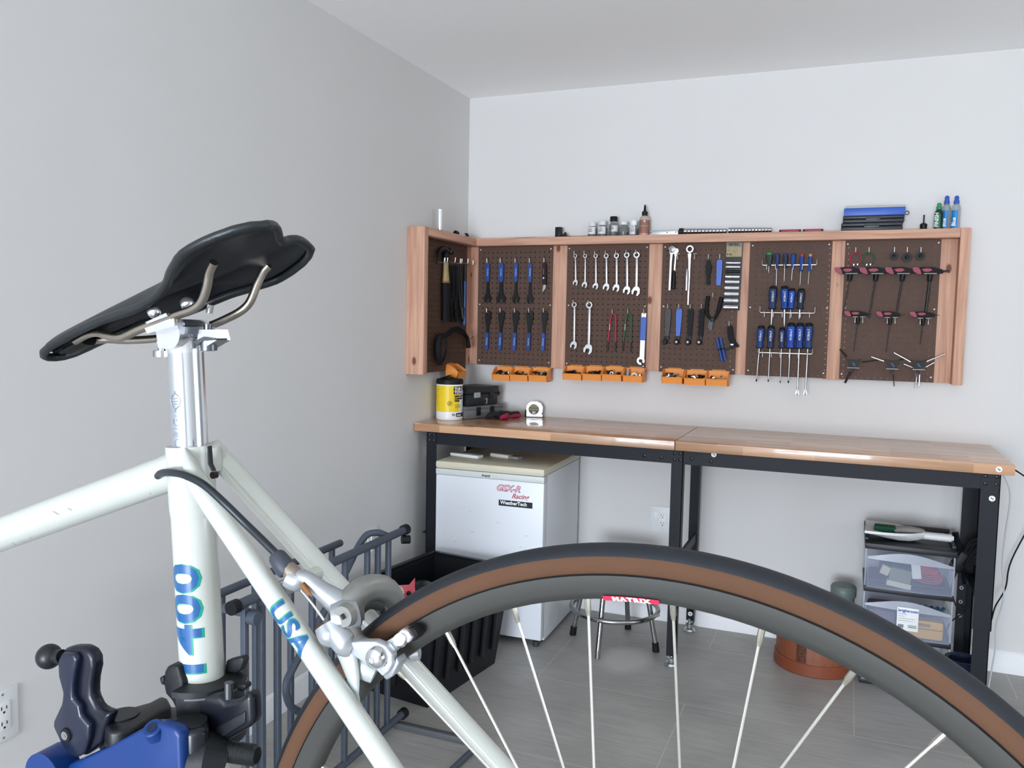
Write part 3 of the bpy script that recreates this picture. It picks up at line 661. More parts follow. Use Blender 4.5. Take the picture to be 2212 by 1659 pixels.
# panel five: spoke keys, T-handle keys, Y wrenches
zC = lambda x, y: (1800 + x / 8.508, 520 + y / 8.508)
zD = lambda x, y: (1800 + x / 8.508, 660 + y / 8.508)
K = 1 / 8.508 / 452        # metre per zoomed pixel
def ring_key(label, cx, cy, r, mm, hx, shut=False):
    p = PW(*zC(cx, cy), .012); t = thing('spoke_key', label, 'spoke wrench', p, 0, 'round spoke keys'); R = r * K
    m = MB()
    if shut: m.ring((0, 0), R * .45, R, .008, y0=.004, n=10); m.ball((R * .1, 0, 0), R * .5, sc3=(1, .5, 1))
    else: m.tube([(R * 1.12 * cos(a), 0, R * 1.25 * sin(a)) for a in [radians(-70 + q * 320 / 20 + 0) for q in range(21)]], .0032, 8)
    m.build('key_ring', mm, t)
    if not shut:
        m = MB(); m.box((-.006, -.003, -R * 1.22), (.006, .008, .009), bev=.001); m.box((.009, -.003, -R * 1.16), (.006, .008, .008), bev=.001); m.build('key_jaws', steel, t)
    hook(PW(*zC(hx, 225)), label)
ring_key('red ring shaped spoke key', 410, 335, 78, red_grip, 408)
ring_key('green ring shaped spoke key', 647, 335, 78, green_grip, 652)
ring_key('black round spoke key, left of three', 1115, 282, 66, blk, 1115, True)
ring_key('larger black round spoke key, middle of three', 1355, 305, 78, blk, 1350, True)
ring_key('black round spoke key, right of three', 1605, 280, 70, blk, 1598, True)
red_in = mat('crimson_inlay', '8e2c44', .5)
def t_key(label, zf, x0, x1, y0, y1, stx, sty, bx, by, sr, g, rod=0, cr=.011):
    a = PW(*zf((x0 + x1) / 2, (y0 + y1) / 2), .030); L = (x1 - x0) * K; H = (y1 - y0) * K
    t = thing('t_handle_key', label, 'hex key', a, 0, g)
    m = MB(); P = [(-L * .40, H * .34), (-L * .2, H * .48), (L * .1, H * .48), (L * .42, H * .2), (L * .5, -H * .05), (L * .48, -H * .4), (L * .2, -H * .5), (-L * .28, -H * .5), (-L * .42, -H * .2)]
    m.plate(P, .016, y0=.008); m.build('handle', blk_rub, t)
    MB().plate([(-L * .5, H * .35), (-L * .44, H * .47), (-L * .30, H * .42), (-L * .24, H * .05), (-L * .20, -H * .5), (-L * .30, -H * .5), (-L * .45, -H * .15)], .017, y0=.0085).build('handle_end', red_in, t)
    MB().plate([(-L * .20, H * .15), (-L * .08, H * .30), (L * .08, H * .28), (L * .14, H * .02), (L * .02, -H * .18), (-L * .12, -H * .16)], .001, y0=-.0082).build('handle_inlay', red_in, t)
    o = Vector(((stx - (x0 + x1) / 2) * K, 0, -(sty - (y0 + y1) / 2) * K)); b = Vector(((bx - (x0 + x1) / 2) * K, .012, -(by - (y0 + y1) / 2) * K)); d = (b - o)
    MB().tube([o + Vector((0, 0, .008)), o + d * .05, o + d * (.02 / d.length), o + d * (.0215 / d.length)], [cr, cr * .95, cr * .8, sr], 14).build('collar', blk, t)
    m = MB(); m.tube([o, b], sr, 6)
    if rod: m.tube([(L * .47, 0, -H * .1), (L * .47 + rod * K, 0, -H * .1)], sr * .75, 6)
    m.build('hex_shaft', tool_black, t); return t
gT = 'large T-handle hex keys'
for i, (x0, x1, sx, bx, by, sr, rod, l_) in enumerate([(58, 500, 308, 225, 1290, .0022, 0, 'leftmost of the large four'), (520, 985, 785, 712, 1325, .0030, 0, 'second of the large four'), (1000, 1462, 1272, 1200, 1335, .0036, 30, 'third of the large four'), (1510, 1965, 1775, 1738, 1330, .0056, 98, 'rightmost of the large four, thickest')]):
    t_key('red and black T-handle key, ' + l_, zC, x0, x1, 492, 606, sx, 640, bx, by, sr, gT, rod)
    p = PW(*zC([336, 806, 1280, 1770][i], 597), 0); m = MB(); m.tube([(-.024, -.041, 0), (.024, -.041, 0)], .0022, 8); m.tube([(-.010, .003, .004), (-.010, -.041, 0)], .002, 6); m.tube([(.010, .003, .004), (.010, -.041, 0)], .002, 6)
    o = m.build('bar_hook', zinc); o.location = (p.x, YS, p.z - .004); tag(o, 'bright wire bar under the T-handle key, ' + l_, 'hook', 'bar hooks')
gU = 'small T-handle hex keys'
for i, (x0, x1, y0, sx, sy, bx, by, l_) in enumerate([(232, 605, 105, 452, 240, 410, 770, 'leftmost of three'), (822, 1195, 112, 1045, 250, 1008, 785, 'middle of three'), (1445, 1825, 118, 1655, 260, 1632, 645, 'rightmost of three')]):
    t_key('small red and black T-handle key, ' + l_, zD, x0, x1, y0, y0 + 90, sx, sy, bx, by, .0016, gU, 70, .0085)
for i, (xa, xb, yy) in enumerate([(402, 541, 215), (990, 1130, 228), (1588, 1736, 240)]):
    for j, xx in enumerate((xa, xb)):
        p = PW(*zD(xx, yy), 0); m = MB(); m.tube([(0, .003, .012), (0, -.006, .012), (0, -.032, .002), (0, -.037, -.006), (0, -.037, -.024)], .0021, 8); m.tube([(-.010, -.039, .001), (.010, -.039, .001)], .0021, 8)
        o = m.build('peg_hook', zinc); o.location = (p.x, YS, p.z); tag(o, 'double arm hook, %s side of the small key, %s' % (('left', 'right')[j], ('leftmost', 'middle', 'rightmost')[i]), 'hook', 'wire hooks on the pegboard')
def y_wrench(label, cx, cy, arms, bar, tips=()):
    p = PW(*zD(cx, cy), .028); t = thing('y_wrench', label, 'wrench', p, 0, 'three-arm Y wrenches')
    m = MB(); m.plate([(-.030, .020), (-.012, .012), (.012, .012), (.030, .020), (.024, .002), (.012, -.014), (.006, -.040), (-.006, -.040), (-.012, -.014), (-.024, .002)], .013, y0=.0065)
    m.build('wrench_hub', blk, t)
    MB().plate([(-.004, .006), (.010, -.012), (.004, -.009), (-.002, -.002)], .0008, y0=-.0068).build('blue_mark', mat('pale_blue_mark', '55779f', .5), t)
    for (x, y, x2, y2, r, mm, nm) in arms:
        MB().tube([((x - cx) * K, -.001, -(y - cy) * K), ((x2 - cx) * K, -.001, -(y2 - cy) * K)], [r, r * .9], 10).build(nm, mm, t)
    pb = PW(*zD((bar[0] + bar[1]) / 2, bar[2]), 0); m = MB(); w2 = (bar[1] - bar[0]) * K / 2
    m.tube([(-w2, -.043, 0), (w2, -.043, 0)], .0022, 8); m.tube([(-.01, .003, .004), (-.01, -.043, 0)], .002, 6); m.tube([(.01, .003, .004), (.01, -.043, 0)], .002, 6)
    o = m.build('bar_hook', zinc); o.location = (pb.x, YS, pb.z); tag(o, 'bright wire bar carrying the ' + label, 'hook', 'bar hooks')
y_wrench('black Y wrench with dark arms, left of three', 370, 1060, [(260, 960, 150, 835, .0042, tool_black, 'wrench_arm'), (500, 1040, 740, 995, .0028, tool_black, 'wrench_arm'), (330, 1210, 255, 1395, .0052, tool_black, 'wrench_arm')], (275, 455, 1138))
y_wrench('black Y wrench with one bright arm, middle of three', 1085, 1075, [(960, 1035, 765, 968, .0032, chrome, 'wrench_arm'), (1200, 1000, 1265, 985, .0036, tool_black, 'wrench_arm'), (1105, 1240, 1130, 1440, .0020, tool_black, 'wrench_arm')], (985, 1165, 1158))
y_wrench('bright armed Y wrench, right of three', 1565, 1080, [(1450, 1045, 1195, 905, .0040, chrome, 'wrench_arm'), (1680, 1030, 1945, 900, .0040, chrome, 'wrench_arm'), (1590, 1250, 1590, 1420, .0036, chrome, 'wrench_arm')], (1465, 1645, 1170))
p = PW(*zD(1560, 1160), .014); t_ = thing('y_wrench', 'maroon Y wrench behind the bright armed one, pale short arms', 'wrench', p, 0, 'three-arm Y wrenches')
MB().plate([(-.024, .006), (0, -.002), (.024, .008), (.012, -.012), (.010, -.036), (-.012, -.036), (-.012, -.012)], .010, y0=.005).build('wrench_hub', mat('maroon_plastic', '4a2238', .45), t_)
for (x, y, x2, y2, r) in [(1480, 1145, 1345, 1092, .0040), (1670, 1130, 1790, 1050, .0040), (1545, 1250, 1538, 1480, .0034)]:
    MB().tube([((x - 1560) * K, 0, -(y - 1160) * K), ((x2 - 1560) * K, 0, -(y2 - 1160) * K)], r, 10).build('wrench_arm', wrench_steel, t_)

# ------------------------------------------------------------------ tools on the left wing (plane x)
XL = -YP + .004
def PL(u, v, off=.01): return atx(u, v, XL + off)
def z1(x, y): return (920 + x / 18.43, 520 + y / 18.43)
def z2(x, y): return (920 + x / 7.54, 610 + y / 7.54)
RZ = pi / 2        # local -y faces +x, local x runs along +y
def lhang(name, label, cat, p, g='tools on the left wing'): return thing(name, label, cat, p, RZ, g)
a = PL(*z1(800, 700), .02); t_ = lhang('hammer', 'claw hammer with wooden handle and black grip', 'hammer', a)
m = MB(); m.tube(spline([(-.10, 0, -.035), (-.075, 0, .018), (-.04, 0, .040), (0, 0, .034)], 6), ip([.003, .008, .012, .015], 6), 12, flat=1.2); m.tube([(0, 0, .032), (.028, 0, .036), (.030, 0, .036), (.055, 0, .036)], [.015, .011, .016, .016], 16); m.b2((-.014, -.012, -.02), (.014, .012, .045), bev=.004); m.build('hammer_head', tool_black, t_)
b = PL(*z1(850, 1650), .02); L1 = a.z - b.z
MB().tube([(0, 0, .0), (0, 0, -L1 * .45), (.002, 0, -L1)], [.011, .0115, .016], 12, flat=1.5).build('handle', mat('pale_wood_handle', 'a8946b', .5, 0, .25, 20, stretch=(8, 8, 1)), t_)
c = PL(*z2(370, 620), .02); L2 = a.z - c.z
MB().tube([(.002, 0, -L1 + .004), (.004, 0, -L1 - .02), (.006, 0, -L2 * .8), (.01, 0, -L2)], [.017, .018, .017, .019], 12, flat=1.6).build('grip', blk_rub, t_)
MB().tube([(.002, 0, -L1 + .003), (.002, 0, -L1 - .005)], .0175, 12, flat=1.6).build('amber_band', mat('amber_band', '9a5a22', .5), t_)
for i, (x0, y0, x1, y1, r, mm, nm, lab, cat) in enumerate([
    (985, 980, 1000, 3100, .009, blk_rub, 'long_pliers', 'long black tool hanging right beside the hammer', 'tool'),
    (1130, 1010, 1180, 3000, .010, blk_rub, 'long_pliers', 'thick black handled tool in the middle of left wing', 'tool'),
    (1290, 1010, 1420, 3150, .009, mat('soft_black', '202124', .6), 'cutters', 'black handled cutters with steel blade edge on left wing', 'cutter')]):
    p0 = PL(*z1(x0, y0), .018); p1 = PL(*z1(x1, min(y1, 3000)), .018); t = lhang(nm, lab, cat, p0)
    d = V((p1 - p0).y, 0, (p1 - p0).z); m = MB()
    m.tube([V(-.012, 0, 0), d * .5 + V(-.014, 0, 0), d * .9], [r, r * .9, r * .7], 10); m.tube([V(.014, 0, 0), d * .5 + V(.018, 0, 0), d * .9 + V(.004, 0, 0)], [r, r * .9, r * .7], 10); m.build('handle', mm, t)
    m = MB(); m.plate([(d.x - .018, d.z * .88), (d.x + .018, d.z * .88), (d.x + .006, d.z * 1.12), (d.x - .004, d.z * 1.12)], .010, y0=.005); m.ball((d.x, 0, d.z * .92), .012, sc3=(1, .6, 1)); m.build('jaws', tool_black, t)
    if i == 2: MB().plate([(d.x - .028, d.z * .84), (d.x - .020, d.z * .80), (d.x - .010, d.z * 1.06), (d.x - .018, d.z * 1.04)], .004, y0=-.012).build('blade', wrench_steel, t); MB().lathe([(.006, -.004), (.006, -.012), (.003, -.014)], 14, Matrix.Translation((d.x + .012, 0, d.z * .86)), axis='y').build('pivot_bolt', steel, t)
p0 = PL(*z2(632, 0), .02); p1 = PL(*z2(635, 690), .02); t_ = lhang('bar_tool', 'upright bar with blue grip beside the corner stud', 'tool', p0 + V(0, 0, .09)); L = p0.z - p1.z + .09
MB().tube([(0, 0, 0), (0, 0, -.09)], .008, 10, flat=.7).build('shank', tool_black, t_)
MB().tube([(0, 0, -.085), (0, 0, -L)], [.010, .012], 12, flat=.8).build('grip', mat('deep_blue_grip', '153a72', .4), t_)
# strap / pump shaped black tool at the bottom
q = PL(*z2(250, 900), .03); t_ = lhang('chain_whip', 'black frame shaped tool curving across the bottom of left wing', 'tool', q)
def LL(x, y, off=0.0):
    w_ = PL(*z2(x, y), .03) - q; return V(w_.y, -off, w_.z)
m = MB(); m.tube(spline([LL(215, 870), LL(190, 1000), LL(200, 1200), LL(230, 1330)], 5), ip([.014, .018, .018, .012], 5), 10); m.build('grip', blk_rub, t_)
m = MB(); m.tube(spline([LL(215, 880), LL(330, 870), LL(430, 790), LL(510, 760), LL(600, 800), LL(650, 880)], 5), ip([.012, .012, .011, .014, .013, .010], 5), 10); m.tube(spline([LL(600, 800), LL(670, 900), LL(695, 1060)], 5), ip([.008, .010, .012], 5), 10); m.tube(spline([LL(330, 900), LL(330, 1100), LL(290, 1250), LL(240, 1330)], 5), ip([.006, .005, .006, .008], 5), 8); m.build('curved_arm', tool_black, t_)
MB().tube([LL(640, 935, .02), LL(712, 880, .02)], .003, 8).build('steel_pin', chrome, t_)
MB().tube([LL(385, 1250), LL(480, 1185)], .002, 8).build('thin_rod', mat('copper_brown_rod', '6b4a40', .4, .5), t_)
LH = [((500, 860), 'bare wire hook left of the hammer handle on left wing'), ((615, 860), 'bare wire hook touching the hammer handle'), ((925, 860), 'long black tool on left wing'), ((1190, 900), 'thick black handled tool on left wing'), ((1435, 900), 'black handled cutters on left wing'), ((1130, 900), 'bare wire hook between the black handled tools'), ((640 + 1000, 960), 'blue gripped bar on left wing')]
for (x, y), l_ in LH:
    o = hook(PL(*z1(x, y), 0), l_, RZ)

# ------------------------------------------------------------------ orange bins under the boards
def bin_mesh():
    W, D, H = .094, .068, .066; t_ = .0022; HF = .030 / .066; m = MB()
    # side walls slope down to the low front
    for s in (-1, 1):
        x = s * (W / 2 - t_ / 2); pr = [(0, H), (-D * .30, H * .97), (-D * .7, H * .72), (-D, H * HF), (-D + .006, 0), (-.004, 0)]
        vs = [(x - t_ / 2, y, z) for y, z in pr] + [(x + t_ / 2, y, z) for y, z in pr]; n = len(pr)
        m._add(vs, [list(range(n))[::-1], [n + k for k in range(n)]] + [[k, (k + 1) % n, n + (k + 1) % n, n + k] for k in range(n)])
    m.b2((-W / 2, -t_, 0), (W / 2, 0, H)); m.b2((-W / 2, -D + .004, 0), (W / 2, 0, t_))
    m._add([(-W / 2, -D, H * HF), (W / 2, -D, H * HF), (W / 2, -D + .006, 0), (-W / 2, -D + .006, 0), (-W / 2, -D + t_, H * HF), (W / 2, -D + t_, H * HF), (W / 2, -D + t_ + .006, 0), (-W / 2, -D + t_ + .006, 0)], [[0, 1, 2, 3], [4, 5, 6, 7], [0, 1, 5, 4], [0, 3, 7, 4], [1, 2, 6, 5]])
    m.tube([(-W / 2 - .001, -.006, H), (-W / 2 - .001, -D * .30, H * .97), (-W / 2 - .001, -D * .7, H * .72), (-W / 2 - .001, -D - .001, H * HF), (W / 2 + .001, -D - .001, H * HF), (W / 2 + .001, -D * .7, H * .72), (W / 2 + .001, -D * .30, H * .97), (W / 2 + .001, -.006, H)], .0022, 6)
    m.tube([(-.03, -.001, H + .003), (.03, -.001, H + .003)], .0022, 6)
    o = m.build('storage_bin', orange); me = o.data; bpy.data.objects.remove(o); return me
BIN = bin_mesh()
def bin_(x, z, sx, label, rot=0.0, loc=None):
    o = bpy.data.objects.new('storage_bin', BIN); col.objects.link(o); o.location = loc or (x, YS, z); o.scale = (sx, 1, 1); o.rotation_euler = (0, 0, rot)
    return tag(o, label, 'bin', 'orange bins clipped under the pegboards')
def junk(x, z, n, shiny, label, rot=0.0, loc=None, seed=1):
    rd = random.Random(seed); m = MB()
    for k in range(n):
        L = rd.uniform(.012, .03); c = V(rd.uniform(-.030, .030), rd.uniform(-.055, -.018), rd.uniform(.016, .044)); a = rd.uniform(0, pi)
        d = V(cos(a), rd.uniform(-.3, .3), sin(a) * .4) * L; mi = 1 if rd.random() < shiny else 0
        e0, e1 = c - d * .6, c + d * .6
        for e in (e0, e1): e.x = max(-.038, min(.038, e.x)); e.y = max(-.058, min(-.010, e.y)); e.z = max(.008, e.z)
        m.tube([e0, e1], [rd.uniform(.002, .005), rd.uniform(.003, .006)], 8, mi=mi)
        if k % 3 == 0: m.ring((max(-.028, min(.028, c.x)), c.z), .004, .009, .006, M=Matrix.Translation((0, c.y + .003, 0)), mi=mi, n=12)
    m.box((0, -.033, .014), (.082, .050, .022), mi=0)
    o = m.build('loose_parts', [tool_black, steel]); o.location = loc or (x, YS, z); o.rotation_euler = (0, 0, rot)
    tag(o, label, 'small parts', None, 'stuff'); return o
bins = [(1, 1223, 822, 1.0, .3), (1, 1448, 826, 1, .55), (1, 1685, 834, 1.02, .15), (2, 272, 905, 1, 0), (2, 485, 910, 1, 0.05), (2, 700, 915, 1.02, .15), (2, 927, 930, 1.0, -1), (2, 1356, 945, 1.0, .55), (2, 1600, 960, 1.02, .2), (2, 1840, 970, 1.02, .4)]
bl = ['leftmost orange bin under the first back panel', 'middle orange bin under the first back panel', 'right orange bin under the first back panel',
      'leftmost orange bin under the wrench panel', 'second orange bin under the wrench panel', 'third orange bin under the wrench panel', 'orange bin with white ring, under the wrench panel',
      'left orange bin under the ratchet panel', 'middle orange bin under the ratchet panel', 'right orange bin under the ratchet panel']
for i, (pn, x, y, sx, sh) in enumerate(bins):
    if pn == 1: u, v = 870 + x / 5.821, 660 + (y + 115) / 5.821      # zoom of the first three
    else: u, v = 1180 + x / 5.027, 640 + (y + 35 - 30) / 5.027
    if pn == 1: v = 660 + [945, 950, 958][i] / 5.821
    p = at(u, v, YS - .066); z = p.z
    b = bin_(p.x + .003, z, sx * 1.02, bl[i])
    if sh >= 0: junk(p.x + .003, z, 12 if sh > .25 else 18, sh, 'dark small parts inside the ' + bl[i].replace('orange bin', 'bin').replace('leftmost', 'leftmost'), seed=i + 3)
    else:
        o = MB().tube([(-.028, -.040, .006), (-.027, -.034, .060)], [.0085, .0085], 16).build('spare_tube', mat('grey_tube', '8c8e90', .4, .3)); o.location = (p.x, YS, z); tag(o, 'grey upright tube inside the bin under wrench panel', 'tube')
        m = MB(); m.ring((.008, .030), .008, .016, .012, y0=-.040); o = m.build('tape_ring', mat('white_tape', 'd9d6d2', .6)); o.location = (p.x, YS, z); tag(o, 'white ring of tape standing inside the orange bin', 'tape')
        o = MB().b2((.028, -.055, .004), (.040, -.025, .040), bev=.003).build('steel_block', steel); o.location = (p.x, YS, z); tag(o, 'small grey block beside the white ring', 'block')
p = PL(*z2(600, 1560), .075); loc = (XL, p.y + .01, p.z); bin_(0, 0, 1.0, 'orange bin hung under the left wing, seen from its side', RZ, loc)
junk(0, 0, 9, .5, 'small wires and parts inside the bin under the left wing', RZ, loc, 21)
# ------------------------------------------------------------------ things on the shelf board
ZSH = 1.85
def shelf(u, y=-.05):                # x of a thing standing on the shelf, seen at column u
    return at(u, 505, y).x
# lamp-like bright tube on its black foot, on the wing shelf
p = atz(948, 497, ZSH + .002); px_, py_ = .045, p.y
q0 = atx(950, 497, .045); t_ = thing('metal_tube', 'bright silver tube standing upright on a thin black bar, wing shelf', 'tube', (.045, q0.y, ZSH))
e_ = mat('bright_silver_tube', 'f2f4f4', .35, .6, .02)
MB().cyl((0, 0, .008), (0, 0, .105), .0105, n=16).build('tube_body', e_, t_)
MB().tube([(-.02, -.10, .006), (0, 0, .006), (.004, .015, .006)], .006, 8).build('foot', blk, t_)
q0 = atx(1000, 505, .06); t_ = thing('mini_tool', 'small steel clip tool with black ends lying on the wing shelf', 'tool', (.05, q0.y, ZSH))
MB().box((0, 0, .010), (.012, .13, .012), bev=.002).build('steel_bar', steel, t_)
for a_, b_, r__ in ((-.065, -.055, .012), (-.045, -.040, .010), (.055, .066, .012)): MB().tube([(0, a_, .012), (0, b_, .012)], r__, 12).build('end_cap', blk, t_)
x0, x1 = shelf(1114), shelf(1158); o = MB().tube([(x0, -.06, ZSH + .0025), (x1, -.06, ZSH + .0025)], .0022, 6).build('thin_rod', steel); tag(o, 'thin metal rod lying on the shelf above first panel', 'rod')
x = shelf(1208); t_ = thing('truing_gauge', 'black angled stand with square head on left of shelf', 'tool', (x, -.05, ZSH))
m = MB(); m.b2((-.017, -.015, 0), (.013, .015, .05), bev=.003); m.build('square_head', blk, t_)
m = MB(); m.b2((-.014, -.012, 0), (.06, .012, .006), bev=.002); m.b2((.06, -.006, 0), (.14, .006, .005)); m._add([(.012, -.008, .006), (.040, -.008, .006), (.034, -.008, .026), (.012, .008, .006), (.040, .008, .006), (.034, .008, .026)], [[0, 1, 2], [3, 5, 4], [0, 3, 4, 1], [1, 4, 5, 2], [2, 5, 3, 0]]); m.build('base_arm', blk, t_)
# jars
glass_m = mat('clear_jar_plastic', 'dfe6e6', .12, 0, 0.02, trans=.85, ior=1.3)
label_m = mat('white_label', 'd6d7d8', .55, 0, .03)
def jar(label, u, R, H, capm, caph, capr, lab=None, fill=None, fh=0, y=-.045):
    x = shelf(u, y); t = thing('jar', label, 'jar', (x, y, ZSH), 0, 'small bottles and jars on the shelf')
    MB().lathe([(R * .93, 0), (R, .003), (R, H * .72), (R * .9, H * .80), (R * .68, H * .84), (R * .68, H)], 24).build('jar_body', glass_m, t)
    MB().lathe([(capr, H - .002), (capr, H + caph * .85), (capr * .9, H + caph), (0, H + caph)], 24).build('cap', capm, t)
    if lab:
        z0, z1, a0, a1 = lab; m = MB(); n = 14
        vs = [((R + .0006) * cos(a0 + (a1 - a0) * k / n), (R + .0006) * sin(a0 + (a1 - a0) * k / n), z) for z in (z0, z1) for k in range(n + 1)]
        m._add(vs, [[k, k + 1, n + 2 + k, n + 1 + k] for k in range(n)]); m.build('jar_label', label_m, t)
        m = MB()
        for zz, w_ in ((.78, .008), (.55, .011), (.35, .012)):
            m.b2((-w_, -R - .0016, z0 + (z1 - z0) * zz), (w_ * .6, -R - .0008, z0 + (z1 - z0) * zz + .0022))
        m.build('label_print', black_txt, t)
    if fill: MB().lathe([(0, .002), (R * .86, .002), (R * .86, fh), (0, fh * 1.1)], 18).build('contents', fill, t)
    return t
whitecap = mat('translucent_white_cap', 'd9dcdc', .35)
la = (.012, .046, radians(-150), radians(-30))
jar('small clear jar with white label, leftmost of five jars', 1279, .0215, .052, whitecap, .016, .018, la, mat('off_white_contents', 'c6c4be', .6), .045)
jar('small clear jar with white label, second of five', 1301, .0215, .056, whitecap, .018, .019, la, mat('off_white_contents', 'c6c4be', .6), .04)
jar('clear bottle with black screw cap and pink label', 1325, .0225, .073, blk, .021, .018, (.022, .05, radians(-100), radians(-20)), mat('dark_contents', '2c3334', .6), .02)
jar('small clear jar with metal bits inside, fourth of five', 1347, .0215, .055, whitecap, .014, .018, None, mat('metal_bits', '77736c', .5, .5, .5, 200), .02)
jar('small clear jar with white lid beside the brown glue bottle', 1369, .020, .052, mat('bright_white_cap', 'eceeee', .3), .02, .0165, (.006, .048, radians(-150), radians(-60)), mat('dark_contents', '2c3334', .6), .03)
# glue bottle
x = shelf(1391); t_ = thing('glue_bottle', 'brown labelled bottle with black pointed nozzle on shelf', 'bottle', (x, -.045, ZSH), radians(13))
MB().lathe([(.0235, 0), (.0245, .004), (.0245, .078), (.020, .088), (.010, .094), (.010, .098)], 26).build('bottle_body', mat('tan_bottle', 'b9a496', .4), t_)
MB().lathe([(.0249, .012), (.0249, .072)], 26).build('brown_label', mat('brown_label', '8a6556', .5), t_)
MB().lathe([(.0251, .010), (.0251, .017)], 26).build('red_band', mat('salmon_band', 'b0564d', .5), t_)
MB().lathe([(.0135, .094), (.0135, .112), (.008, .114), (.006, .120), (.0045, .138), (.002, .146), (0, .147)], 20).build('nozzle', blk, t_)
MB()._add([], []) if False else None
m = MB(); m._add([(-.006, -.0256, .068), (.005, -.0256, .068), (-.0005, -.0258, .060)], [[0, 1, 2]]); m.build('white_triangle', white_txt, t_)
lettering('lettering', 'WOOD GLUE', .0060, (0, -.0262, .042), (1, 0, 0), (0, 0, 1), mat('gold_print', 'b7a36a', .5), t_, world=False, bold=.0003, align='CENTER', space=.8)
# level, cassettes, red tools
x0, x1 = shelf(1405), shelf(1466); t_ = thing('spirit_level', 'short silver rail tool lying beside the glue bottle', 'tool', (x0, -.06, ZSH))
MB().b2((0, -.008, 0.001), (x1 - x0, .008, .020), bev=.002).build('rail', mat('satin_aluminium', 'b9bfc8', .35, .7), t_)
m = MB()
for f in (.04, .62, .93): m.lathe([(.003, 0), (.003, -.001)], 10, Matrix.Translation(((x1 - x0) * f, -.008, .011)), axis='y')
m.build('rivets', blk, t_)
x0, x1, x2 = shelf(1470), shelf(1571), shelf(1667)
def socket_roll(label, a, b, cap, r, y=-.05):
    t = thing('socket_rail', label, 'socket rail', (a, y, ZSH)); L = b - a; n = 13
    m = MB(); m.b2((0, -.012, 0), (L, .012, .004)); m.build('rail', blk, t)
    for k in range(n):
        xa = L * k / n; rr = r * (1.0 - .2 * k / n)
        m = MB(); m.lathe([(rr * .6, xa + .0005), (rr, xa + .002), (rr, xa + L / n - .003), (rr * .85, xa + L / n - .001), (rr * .5, xa + L / n - .001)], 14, Matrix.Translation((0, 0, rr + .004)), axis='x'); m.build('socket', steel, t)
    if cap:
        m = MB(); m.ring((0, r + .002), r * .55, r + .003, .02, M=Matrix.Rotation(pi / 2, 4, 'Z') @ Matrix.Translation((0, 0, 0)), n=20, y0=.006); m.build('black_end_ring', blk, t)
    return t
socket_roll('left row of chrome sockets with black end ring on shelf', x0, x1 - .002, True, .013)
socket_roll('right row of chrome sockets on shelf', x1 + .004, x2, False, .0125)
for a, b, w_ in ((1683, 1730, 'left'), (1734, 1778, 'right')):
    x0, x1 = shelf(a), shelf(b); t_ = thing('multi_tool', 'flat crimson folding tool, %s of two on the shelf' % w_, 'tool', ((x0 + x1) / 2, -.05, ZSH), 0, 'red folding tools'); W = (x1 - x0) / 2
    MB().b2((-W * .85, -.012, .002), (W * .85, .012, .013), bev=.004).build('side_plate', mat('crimson_plastic', '8f2036', .4), t_)
    m = MB(); m.b2((-W, -.009, 0), (-W * .8, .009, .013), bev=.003); m.b2((W * .8, -.009, 0), (W, .009, .013), bev=.003); m.b2((-W, -.008, 0), (W, .008, .005)); m.build('tool_ends', blk, t_)
# stack of cases
def case(name, label, u0, u1, z0, z1, mm, y0=-.085, y1=-.01, lidm=None):
    xa, xb = at(u0, 480, y0).x, at(u1, 480, y0).x
    t = thing(name, label, 'case', ((xa + xb) / 2, (y0 + y1) / 2, z0), 0, 'tool cases stacked on the shelf'); W = (xb - xa) / 2; D = (y1 - y0) / 2; H = z1 - z0
    MB().b2((-W, -D, 0), (W, D, H * .52), bev=.008).build('case_base', mm, t); MB().b2((-W, -D, H * .54), (W, D, H), bev=.008).build('case_lid', lidm or mm, t)
    MB().b2((-.03, -D - .004, H * .3), (.03, -D, H * .7), bev=.002).build('latch', mm, t); return t
slate = mat('slate_black_plastic', '20242c', .4)
case('tool_case', 'black flat case at the bottom of the stack on shelf', 1817, 1951, ZSH, ZSH + .033, slate)
case('tool_case', 'black flat case in the middle of the stack', 1820, 1954, ZSH + .033, ZSH + .062, slate)
xa, xb = at(1823, 455, -.08).x, at(1956, 455, -.08).x
t_ = thing('tool_case', 'blue box with pale lid edge, topmost of the stack', 'case', ((xa + xb) / 2, -.047, ZSH + .062), 0, 'tool cases stacked on the shelf'); W = (xb - xa) / 2
MB().b2((-W, -.034, 0), (W, .034, .032), bev=.003).build('case_body', mat('royal_blue_box', '2556b4', .4), t_)
MB().b2((-W + .004, -.034, .032), (W, .034, .041), bev=.002).build('lid_edge', mat('pale_grey_lid', 'a9adb0', .5), t_)
m = MB(); m.ring((W + .008, .010), .006, .009, .004, n=16); m.build('key_loop', blk, t_)
x = shelf(1994); t_ = thing('drill_bit_holder', 'small black post tool standing between cases and bottles', 'tool', (x, -.05, ZSH))
m = MB(); m.lathe([(.015, 0), (.015, .004), (.013, .006), (.014, .022), (.009, .027), (0, .027)], 16); m.build('base', blk, t_); MB().cyl((0, 0, .026), (0, 0, .062), .0028, n=8).build('post', tool_black, t_)
